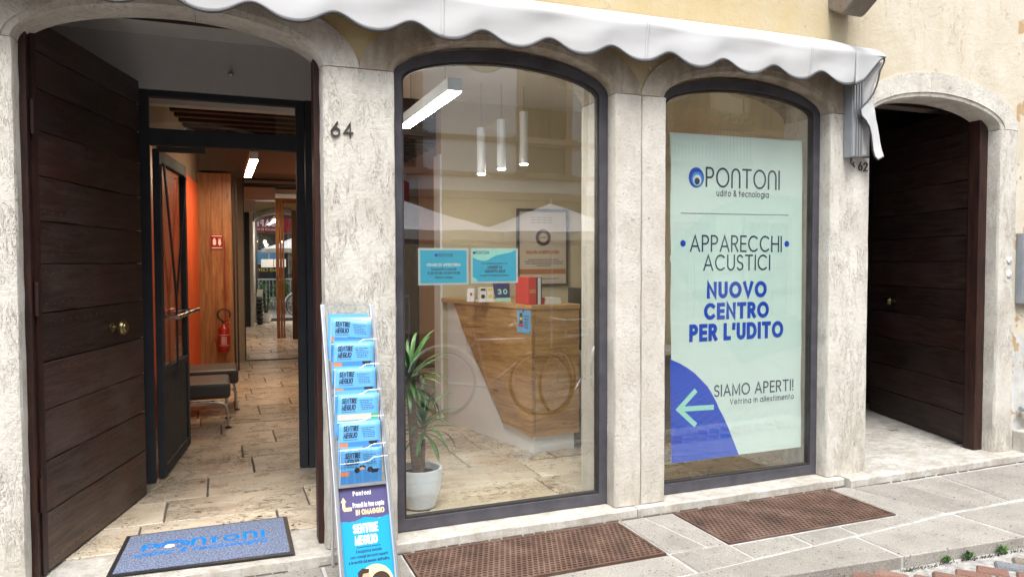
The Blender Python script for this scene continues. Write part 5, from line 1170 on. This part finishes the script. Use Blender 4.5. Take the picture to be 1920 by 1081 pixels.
MB().tube([(.39, 4.8, 2.79), (.39, 4.8, 3.35)], .003, 6).build('wire', 'dark_iron', cl2)
ul = thing('wall_washer_lamp', (.1, 6.6, 2.7), 'small lit lamp over the orange wall', 'lamp')
# benches
def bench(y0, lb, x1=.10):
    b_ = thing('upholstered_stool', (-.2, y0+.25, .1), lb, 'stool', 'dark upholstered stools in the hall')
    MB().box(-.50, x1, y0, y0+.58, .375, .52).build('seat', 'bench_leather', b_, bevel=.03)
    for yy in (y0+.05, y0+.50):
        MB().tube([(-.45, yy, .345), (x1-.13, yy, .345), (x1-.055, yy, .325), (x1-.03, yy, .28), (x1-.02, yy, .12)], .014, 10).build('leg', 'brushed_steel', b_); MB().lathe([(.030, 0), (.030, .008), (.012, .016)], (x1-.02, yy, .101), n=14).build('foot', 'black_plastic', b_)
        MB().tube([(-.45, yy, .345), (-.46, yy, .11)], .014, 10).build('leg', 'brushed_steel', b_)
bench(3.18, 'dark upholstered stool with bent steel legs, nearer of the two in the hall'); bench(4.02, 'dark upholstered stool partly hidden behind the nearer one', .19)
# closet, extinguisher, sign, mirror
cs = thing('oak_cabinet', (.0, 7.5, .1), 'tall oak cabinet front at the end of the orange wall', 'cabinet')
for i, (a, b) in enumerate(((-.26, -.06), (-.057, .085), (.088, .20))): MB().box(a, b, 6.85, 6.88, .1, 2.80).build('door_panel', 'oak_panel', cs, bevel=.002)
MB().box(-.25, .20, 6.885, 7.9, .1, 2.80).build('carcass', 'oak_panel', cs)
for x in (.215, .255): MB().box(x, x+.022, 6.95, 7.02, .1, 2.72).build('side_rail', 'ceiling_beam_wood', cs)
fe = thing('fire_extinguisher', (.03, 6.3, .45), 'red fire extinguisher with black hose in front of the oak cabinet', 'fire extinguisher')
ec = (.085, 6.72, .42)
MB().lathe([(.05, 0), (.075, .01), (.08, .03), (.08, .40), (.065, .45), (.03, .48), (.022, .52)], ec, n=24).build('cylinder', 'extinguisher_red', fe)
MB().lathe([(.0812, .12), (.0812, .32)], ec, n=24).build('label', 'cream_plastic', fe); MB().lathe([(.0818, .13), (.0818, .31)], ec, n=24).build('label_print', 'extinguisher_red', fe)
tb = MB()
for r_ in range(8): tb.box(ec[0]-.045+.01*(r_ % 2), ec[0]+.035, ec[1]-.094, ec[1]-.0925, ec[2]+.15+.018*r_, ec[2]+.155+.018*r_)
tb.build('small_print', 'paper_white', fe)
MB().tube([(ec[0]-.03, ec[1], ec[2]+.54), (ec[0]+.06, ec[1]-.02, ec[2]+.60)], .012, 8).tube([(ec[0]-.02, ec[1], ec[2]+.50), (ec[0]+.08, ec[1], ec[2]+.53)], .014, 8).build('handle', 'extinguisher_red', fe)
MB().tube([(ec[0]-.0, ec[1]-.02, ec[2]+.53)]+[(ec[0]+.085*math.cos(R(a)), ec[1]-.03, ec[2]+.68+.10*math.sin(R(a))) for a in range(225, -40, -15)], .014, 8).build('hose', 'black_plastic', fe)
for ch in fe.children: ch.scale = (.92, 1, .74); ch.location.z = -.03
fs = thing('extinguisher_sign', (-.01, 6.8, 1.85), 'small red and white fire extinguisher sign on the oak cabinet', 'sign')
MB().box(-.065, .085, 6.83, 6.845, 1.78, 1.97).build('plate', 'extinguisher_red', fs); fsn = wall_fn(6.83)
for p4 in ([(-.055, 1.79), (.075, 1.79), (.075, 1.80), (-.055, 1.80)], [(-.055, 1.95), (.075, 1.95), (.075, 1.96), (-.055, 1.96)], [(-.04, 1.84), (-.02, 1.83), (.0, 1.84), (.0, 1.90), (-.02, 1.93), (-.04, 1.90)], [(.025, 1.85), (.045, 1.82), (.065, 1.85), (.055, 1.93), (.045, 1.90), (.035, 1.93)]): poly('pictogram', p4, fsn, 'paper_white', fs)
tag(MB().box(.10, .112, 6.838, 6.846, .60, 1.9).build('red_cord', 'extinguisher_red'), 'thin red vertical strip on the cabinet above the extinguisher', 'strip')
mr = thing('wall_mirror', (.8, 7.98, .1), 'tall mirror on the hall end wall reflecting the street', 'mirror')
MB().box(.40, 1.60, 7.955, 7.965, .115, 2.84).build('glass', 'mirror_silver', mr); MB().box(.385, .40, 7.95, 7.99, .1, 2.86).build('frame_stile', 'dark_iron', mr); MB().box(.40, 1.60, 7.95, 7.99, .1, .115).build('frame_rail', 'dark_iron', mr); MB().box(.40, 1.60, 7.95, 7.99, 2.84, 2.86).build('frame_rail', 'dark_iron', mr)
# oak post of the sliding partition and brown sliding doors seen through the wide window
po = thing('oak_partition', (1.15, 4.6, .1), 'oak framed partition standing in the hall', 'partition')
for (a, b) in ((1.09, 1.15), (1.165, 1.20), (1.215, 1.245)): MB().box(a, b, 4.56, 4.64, .1, 2.75).build('post', 'oak_panel', po)
MB().box(1.09, 1.95, 4.56, 4.64, 2.75, 2.85).build('head_rail', 'oak_panel', po)
bc = thing('brown_cupboard', (1.75, 4.2, .1), 'dark brown cupboard doors at the left behind the wide window', 'cupboard')
for a, b, m_ in ((1.36, 1.60, 'brown_shutter_wood'), (1.605, 1.83, 'display_navy'), (1.835, 2.3, 'brown_shutter_wood')): MB().box(a, b, 4.9, 4.94, .1, 2.6).build('door_panel', m_, bc, bevel=.003)
MB().tube([(1.80, 4.88, 1.0), (1.80, 4.88, 1.25)], .01, 8).build('handle', 'brushed_steel', bc)
# black spiral stand near the plant (seen in the mirror)
ss = thing('black_ribbed_stand', (.93, 1.0, .1), 'black ribbed stand with papers next to the plant, seen in the mirror', 'stand')
MB().lathe([(.10, 0)]+[(.055+.035*(k % 2), .02+.045*k) for k in range(14)]+[(.05, .66)], (.95, 1.15, .1), n=18).build('column', 'black_plastic', ss)
for k in range(3): MB().obox((.88, 1.12+.02*k, .77+.01*k), (.13, .02, 0), (0, .008, 0), (0.02, .02, .16)).build('paper', 'paper_white', ss)

# ============================================================ ACROSS THE STREET (seen in the glass and the mirror)
OY = -12.0
def win(parent, x0, x1, z0, z1, sh=True, mat='opposite_stone_trim', nm='window'):
    w_ = MB().box(x0-.16, x0, OY+.0, OY+.08, z0, z1).box(x1, x1+.16, OY, OY+.08, z0, z1).box(x0-.16, x1+.16, OY, OY+.10, z1, z1+.18).box(x0-.25, x1+.25, OY, OY+.18, z0-.14, z0).build(nm, mat, parent)
    MB().box(x0, x1, OY+.012, OY+.02, z0, z1).build('pane', 'dark_shop_glass', w_)
    if sh:
        xm_ = (x0+x1)/2
        for a, b in ((x0+.01, x0+(x1-x0)*.36), (x1-(x1-x0)*.36, x1-.01)): MB().box(a, b, OY+.025, OY+.06, z0+.01, z1-.01).build('shutter', 'brown_shutter_wood', w_)
        MB().box(xm_-.03, xm_+.03, OY+.022, OY+.045, z0, z1).build('mullion', 'brown_shutter_wood', w_)
    return w_
ob = thing('cafe_building', (3, OY, 0), 'pale blue grey house with brown shutters, mirrored in the wide shop window', 'building')
MB().box(-6, 9.3, OY-3, OY, 3.15, 9.2).build('upper_wall', 'opposite_white_wall', ob); MB().box(-6, 9.3, OY-3, OY-.02, -.05, 3.15).build('ground_floor_wall', 'opposite_ground_floor', ob)
MB().box(-6, 9.4, OY-.02, OY+.10, 3.02, 3.20).build('fascia', 'opposite_stone_trim', ob); MB().box(-6, 9.35, OY, OY+.06, 4.36, 4.48).build('string_course', 'opposite_stone_trim', ob); MB().box(-6, 9.35, OY, OY+.06, 3.55, 3.66).build('string_course', 'opposite_stone_trim', ob)
MB().box(-6.2, 9.6, OY-3, OY+.6, 9.2, 9.45).build('eaves', 'roof_tile', ob)
for a, b in ((3.1, 4.15), (6.75, 7.85), (-.4, .7), (-3.6, -2.5)):
    win(ob, a, b, 4.5, 6.4); win(ob, a, b, 3.68, 4.30, False); win(ob, a, b, 7.1, 8.4)
MB().tube([(8.35, OY+.09, 0), (8.35, OY+.09, 9.2)], .06, 8).build('drainpipe', 'dark_iron', ob)
# café front
cfb = MB().box(.75, 3.6, OY-.02, OY+.03, .15, 2.75).build('shop_front', 'dark_shop_glass', ob)
for x in (1.55, 2.35, 3.1): MB().box(x, x+.05, OY+.03, OY+.06, .15, 2.75).build('mullion', 'window_frame_steel', cfb)
for x in (1.55, 2.03): MB().box(x, x+.42, OY+.07, OY+.085, 1.55, 2.05).build('poster', 'magazine_blue', cfb); MB().box(x-.03, x+.45, OY+.06, OY+.068, 1.52, 2.08).build('poster_border', 'paper_white', cfb)
caw = thing('cafe_sign', (1.8, OY, 3.0), 'dark red cafe awning with white lettering across the street, seen in the hall mirror', 'sign')
MB().xz([(.6, 2.82), (3.9, 2.82), (3.9, 3.3), (3.2, 3.62), (2.2, 3.7), (1.2, 3.6), (.6, 3.35)], OY+.14, OY+.5).build('cloth', 'cafe_red_cloth', caw)
cfn = lambda u, v, l=0: Vector((1.0+3.2-u if False else u, OY+.503+.001*(l % 4), v))
mirr = lambda u, v, l=0: Vector((u, OY+.503+.001*(l % 4), v))
# text reads from the street, so it runs towards -x
trn = lambda u, v, l=0: Vector((3.0-u, OY+.503+.001*(l % 4), v))
txt('lettering', 'ICAFFÈ', trn, .62, 3.03, .28, 'paper_white', caw, wt=.22, width=1.10); txt('lettering', 'LA QUALITÀ DI CHIUSO', trn, .45, 2.87, .09, 'paper_white', caw, wt=.2, width=1.35)
txt('lettering', 'BAR CAFFÈ', lambda u, v, l=0: Vector((3.0-u, OY+.075+.001*(l % 4), v)), .7, 1.22, .12, 'yellow_print', cfb, wt=.2, width=.8)
for i, (x, z, lb) in enumerate(((1.5, 2.45, 'hanging bulb of the cafe front farthest left in the mirror'), (1.85, 2.42, 'upper hanging bulb of the close pair in the cafe front'), (1.9, 2.3, 'lower hanging bulb of the close pair in the cafe front'), (2.5, 2.4, 'hanging bulb of the cafe front farthest right in the mirror'))): tag(MB().lathe([(.02, -.06), (.05, -.03), (.06, 0), (.04, .05), (.01, .06)], (x, OY+.15, z), n=12).build('hanging_bulb', 'lamp_small'), lb, 'bulb', 'bulbs of the cafe front')
# white railing chairs and planter
rg = thing('white_railing', (2.0, -9.6, 0), 'white metal railing of the cafe terrace seen in the mirror', 'railing')
MB().tube([(1.2, -9.6, .95), (3.4, -9.6, .95)], .03, 8).build('top_rail', 'white_laminate', rg); MB().tube([(1.2, -9.6, .25), (3.4, -9.6, .25)], .02, 8).build('low_rail', 'white_laminate', rg)
for i in range(18): MB().tube([(1.22+i*.128, -9.6, -.05), (1.22+i*.128, -9.6, .95)], .014, 6).build('baluster', 'white_laminate', rg)
gp = thing('street_planter', (2.15, -5.0, -.05), 'leafy green shrub in a grey pot on the street, seen in the mirror', 'planter')
MB().lathe([(.14, 0), (.20, .34), (.22, .36), (.19, .36), (.18, .3)], (1.95, -5.2, -.05), n=20).build('pot', 'bracket_metal', gp)
m = MB(); rg_ = random.Random(5)
for i in range(900):
    a, b_, r_ = rg_.uniform(0, 6.28), rg_.uniform(-1, 1), rg_.uniform(.12, .30); c_ = Vector((1.95+r_*math.cos(a)*math.sqrt(1-b_*b_), -5.2+r_*math.sin(a)*math.sqrt(1-b_*b_), .72+r_*b_*1.3)); u_ = Vector((rg_.uniform(-1, 1), rg_.uniform(-1, 1), rg_.uniform(-1, 1))).normalized()*.035; v2 = u_.cross(Vector((rg_.uniform(-1, 1), 1, rg_.uniform(-1, 1)))).normalized()*.018
    m.add([c_-u_, c_+v2, c_+u_, c_-v2], [(0, 1, 2, 3)])
m.build('foliage', 'weed_leaf', gp, smooth=False)
# neighbour with balcony and flowers, mirrored above the poster
nb2 = thing('balcony_house', (13, OY, 0), 'cream house across the street with flower balcony, mirrored above the poster', 'building')
MB().box(9.8, 30, OY-3, OY, -.05, 9.0).build('wall', 'opposite_cream_wall', nb2); MB().box(9.6, 30.2, OY-3, OY+.5, 9.0, 9.25).build('eaves', 'roof_tile', nb2)
win(nb2, 10.9, 12.0, 4.7, 6.7); win(nb2, 13.3, 14.5, 5.1, 6.8); win(nb2, 15.8, 17.0, 5.1, 6.8); win(nb2, 18.5, 19.6, 5.1, 6.8); win(nb2, 10.9, 12.0, .1, 2.6, True, nm='doorway'); win(nb2, 13.3, 14.6, .1, 2.6, True, nm='doorway'); win(nb2, 16.0, 17.2, .1, 2.6, nm='doorway')
MB().box(10.3, 12.75, OY, OY+.85, 4.05, 4.2).build('balcony_slab', 'opposite_stone_trim', nb2)
for i in range(24): MB().tube([(10.35+i*.103, OY+.8, 4.2), (10.35+i*.103, OY+.8, 5.0)], .012, 5).build('balcony_baluster', 'dark_iron', nb2)
MB().tube([(10.3, OY+.8, 5.0), (12.75, OY+.8, 5.0)], .02, 6).build('balcony_rail', 'dark_iron', nb2)
fb = thing('flower_box', (11.5, OY+.9, 4.9), 'balcony flower box with red geraniums, mirrored above the poster', 'flower box')
MB().box(10.4, 12.7, OY+.83, OY+1.0, 4.85, 5.0).build('trough', 'brown_shutter_wood', fb)
for mt, n_, xa, xb in (('weed_leaf', 500, 10.4, 12.7), ('flower_red', 260, 10.4, 11.5)):
    m = MB()
    for i in range(n_):
        c_ = Vector((rg_.uniform(xa, xb), OY+.92+rg_.uniform(-.12, .18), 5.0+rg_.uniform(-.25 if mt == 'flower_red' else -.05, .28))); u_ = Vector((rg_.uniform(-1, 1), rg_.uniform(-1, 1), rg_.uniform(-1, 1))).normalized()*.05; v2 = u_.cross(Vector((.3, 1, .2))).normalized()*.035; m.add([c_-u_, c_+v2, c_+u_, c_-v2], [(0, 1, 2, 3)])
    m.build('foliage' if mt == 'weed_leaf' else 'blossom', mt, fb, smooth=False)
# umbrellas
def umbrella(x, y, lb):
    u_ = thing('market_umbrella', (x, y, -.05), lb, 'umbrella', 'white cafe umbrellas across the street')
    h = 1.33; zt, ze = 2.62, 2.06; V = [(x, y, zt)]; Fc = []
    cs_ = [(-h, -h), (h, -h), (h, h), (-h, h)]
    ed = []
    for i in range(4):
        a, b_ = cs_[i], cs_[(i+1) % 4]
        for k in range(8): t_ = k/8; ed.append((x+a[0]+(b_[0]-a[0])*t_, y+a[1]+(b_[1]-a[1])*t_, ze+.03*math.sin(t_*math.pi)))
    mid = [(x+(e[0]-x)*.5, y+(e[1]-y)*.5, zt-(zt-ze)*.56) for e in ed]; n = len(ed); low = [(e[0], e[1], e[2]-.14) for e in ed]
    V += mid+ed+low; Fc += [(0, 1+i, 1+(i+1) % n) for i in range(n)]
    for o_ in (1, 1+n): Fc += [(o_+i, o_+n+i, o_+n+(i+1) % n, o_+(i+1) % n) for i in range(n)]
    MB().add(V, Fc).build('canopy', 'umbrella_cloth', u_, smooth=False, solid=.006); MB().tube([(x, y, -.05), (x, y, 2.7)], .025, 8).build('pole', 'aluminium', u_); MB().box(x-.3, x+.3, y-.3, y+.3, -.05, .05).build('base', 'dark_iron', u_)
umbrella(5.62, -8.0, 'white square umbrella mirrored at the right of the wide window'); umbrella(2.88, -8.0, 'white square umbrella mirrored at the left of the wide window')
# bicycle leaning beside the camera, mirrored in the window
def bicycle(x, y, lb, yw):
    b_ = thing('bicycle', (x, y, -.05), lb, 'bicycle', 'bicycles parked in the street'); M_ = Matrix.Translation((x, y, -.05)) @ Matrix.Rotation(yw, 4, 'Z')
    def bb(m, n, mt): m.xform(M_).build(n, mt, b_)
    for wx in (-.52, .52):
        m = MB().tube([(wx+.34*math.cos(a*math.pi/16), 0, .34+.34*math.sin(a*math.pi/16)) for a in range(32)], .018, 8, closed=True); m.xform(M_); o = m.build('wheel', 'black_plastic', b_)
        s_ = MB().tube([(wx+.315*math.cos(a*math.pi/16), 0, .34+.315*math.sin(a*math.pi/16)) for a in range(32)], .009, 6, closed=True)
        for k in range(14): s_.tube([(wx, 0, .34), (wx+.31*math.cos(k*math.pi/7), 0, .34+.31*math.sin(k*math.pi/7))], .0015, 4)
        s_.xform(M_).build('rim', 'aluminium', o)
    S, Bb, H1, H2 = (-.16, 0, .80), (-.05, 0, .30), (.36, 0, .82), (.40, 0, .68)
    f = MB()
    for a, c_ in ((S, Bb), (S, H1), (Bb, H2), (Bb, (-.52, 0, .34)), (S, (-.52, 0, .34)), (H2, (.52, 0, .34))): f.tube([a, c_], .016, 8)
    bb(f, 'frame', 'bracket_metal'); bb(MB().tube([(.36, 0, .82), (.33, 0, .98)], .014, 8), 'stem', 'brushed_steel'); bb(MB().tube([(.20, -.27, .98), (.32, -.24, 1.02), (.34, 0, 1.0), (.32, .24, 1.02), (.20, .27, .98)], .012, 8), 'handlebar', 'brushed_steel')
    bb(MB().tube([(-.18, 0, .80), (-.20, 0, .92)], .014, 8), 'seat_post', 'brushed_steel'); bb(MB().add([(-.34, -.08, .93), (-.34, .08, .93), (-.05, .02, .95), (-.05, -.02, .95), (-.32, -.06, .99), (-.32, .06, .99), (-.07, .015, .98), (-.07, -.015, .98)], [(0, 1, 2, 3), (7, 6, 5, 4), (0, 4, 5, 1), (1, 5, 6, 2), (2, 6, 7, 3), (3, 7, 4, 0)]), 'saddle', 'black_plastic')
    bb(MB().tube([(-.52+.40*math.cos(R(a)), 0, .34+.40*math.sin(R(a))) for a in range(20, 170, 12)], .02, 6), 'mudguard', 'aluminium'); bb(MB().tube([(-.05, .05, .30), (.08, .06, .18)], .01, 6), 'crank', 'brushed_steel')
bicycle(2.75, -3.3, 'grey framed bicycle mirrored at the lower left of the wide window', R(25)); bicycle(3.9, -3.4, 'grey framed bicycle mirrored in front of the counter', R(150))
for o in list(bpy.data.objects):
    if '_o' in o: del o['_o']
for o in list(bpy.data.objects):
    if o.name.startswith('wall_washer_lamp'): bpy.data.objects.remove(o)
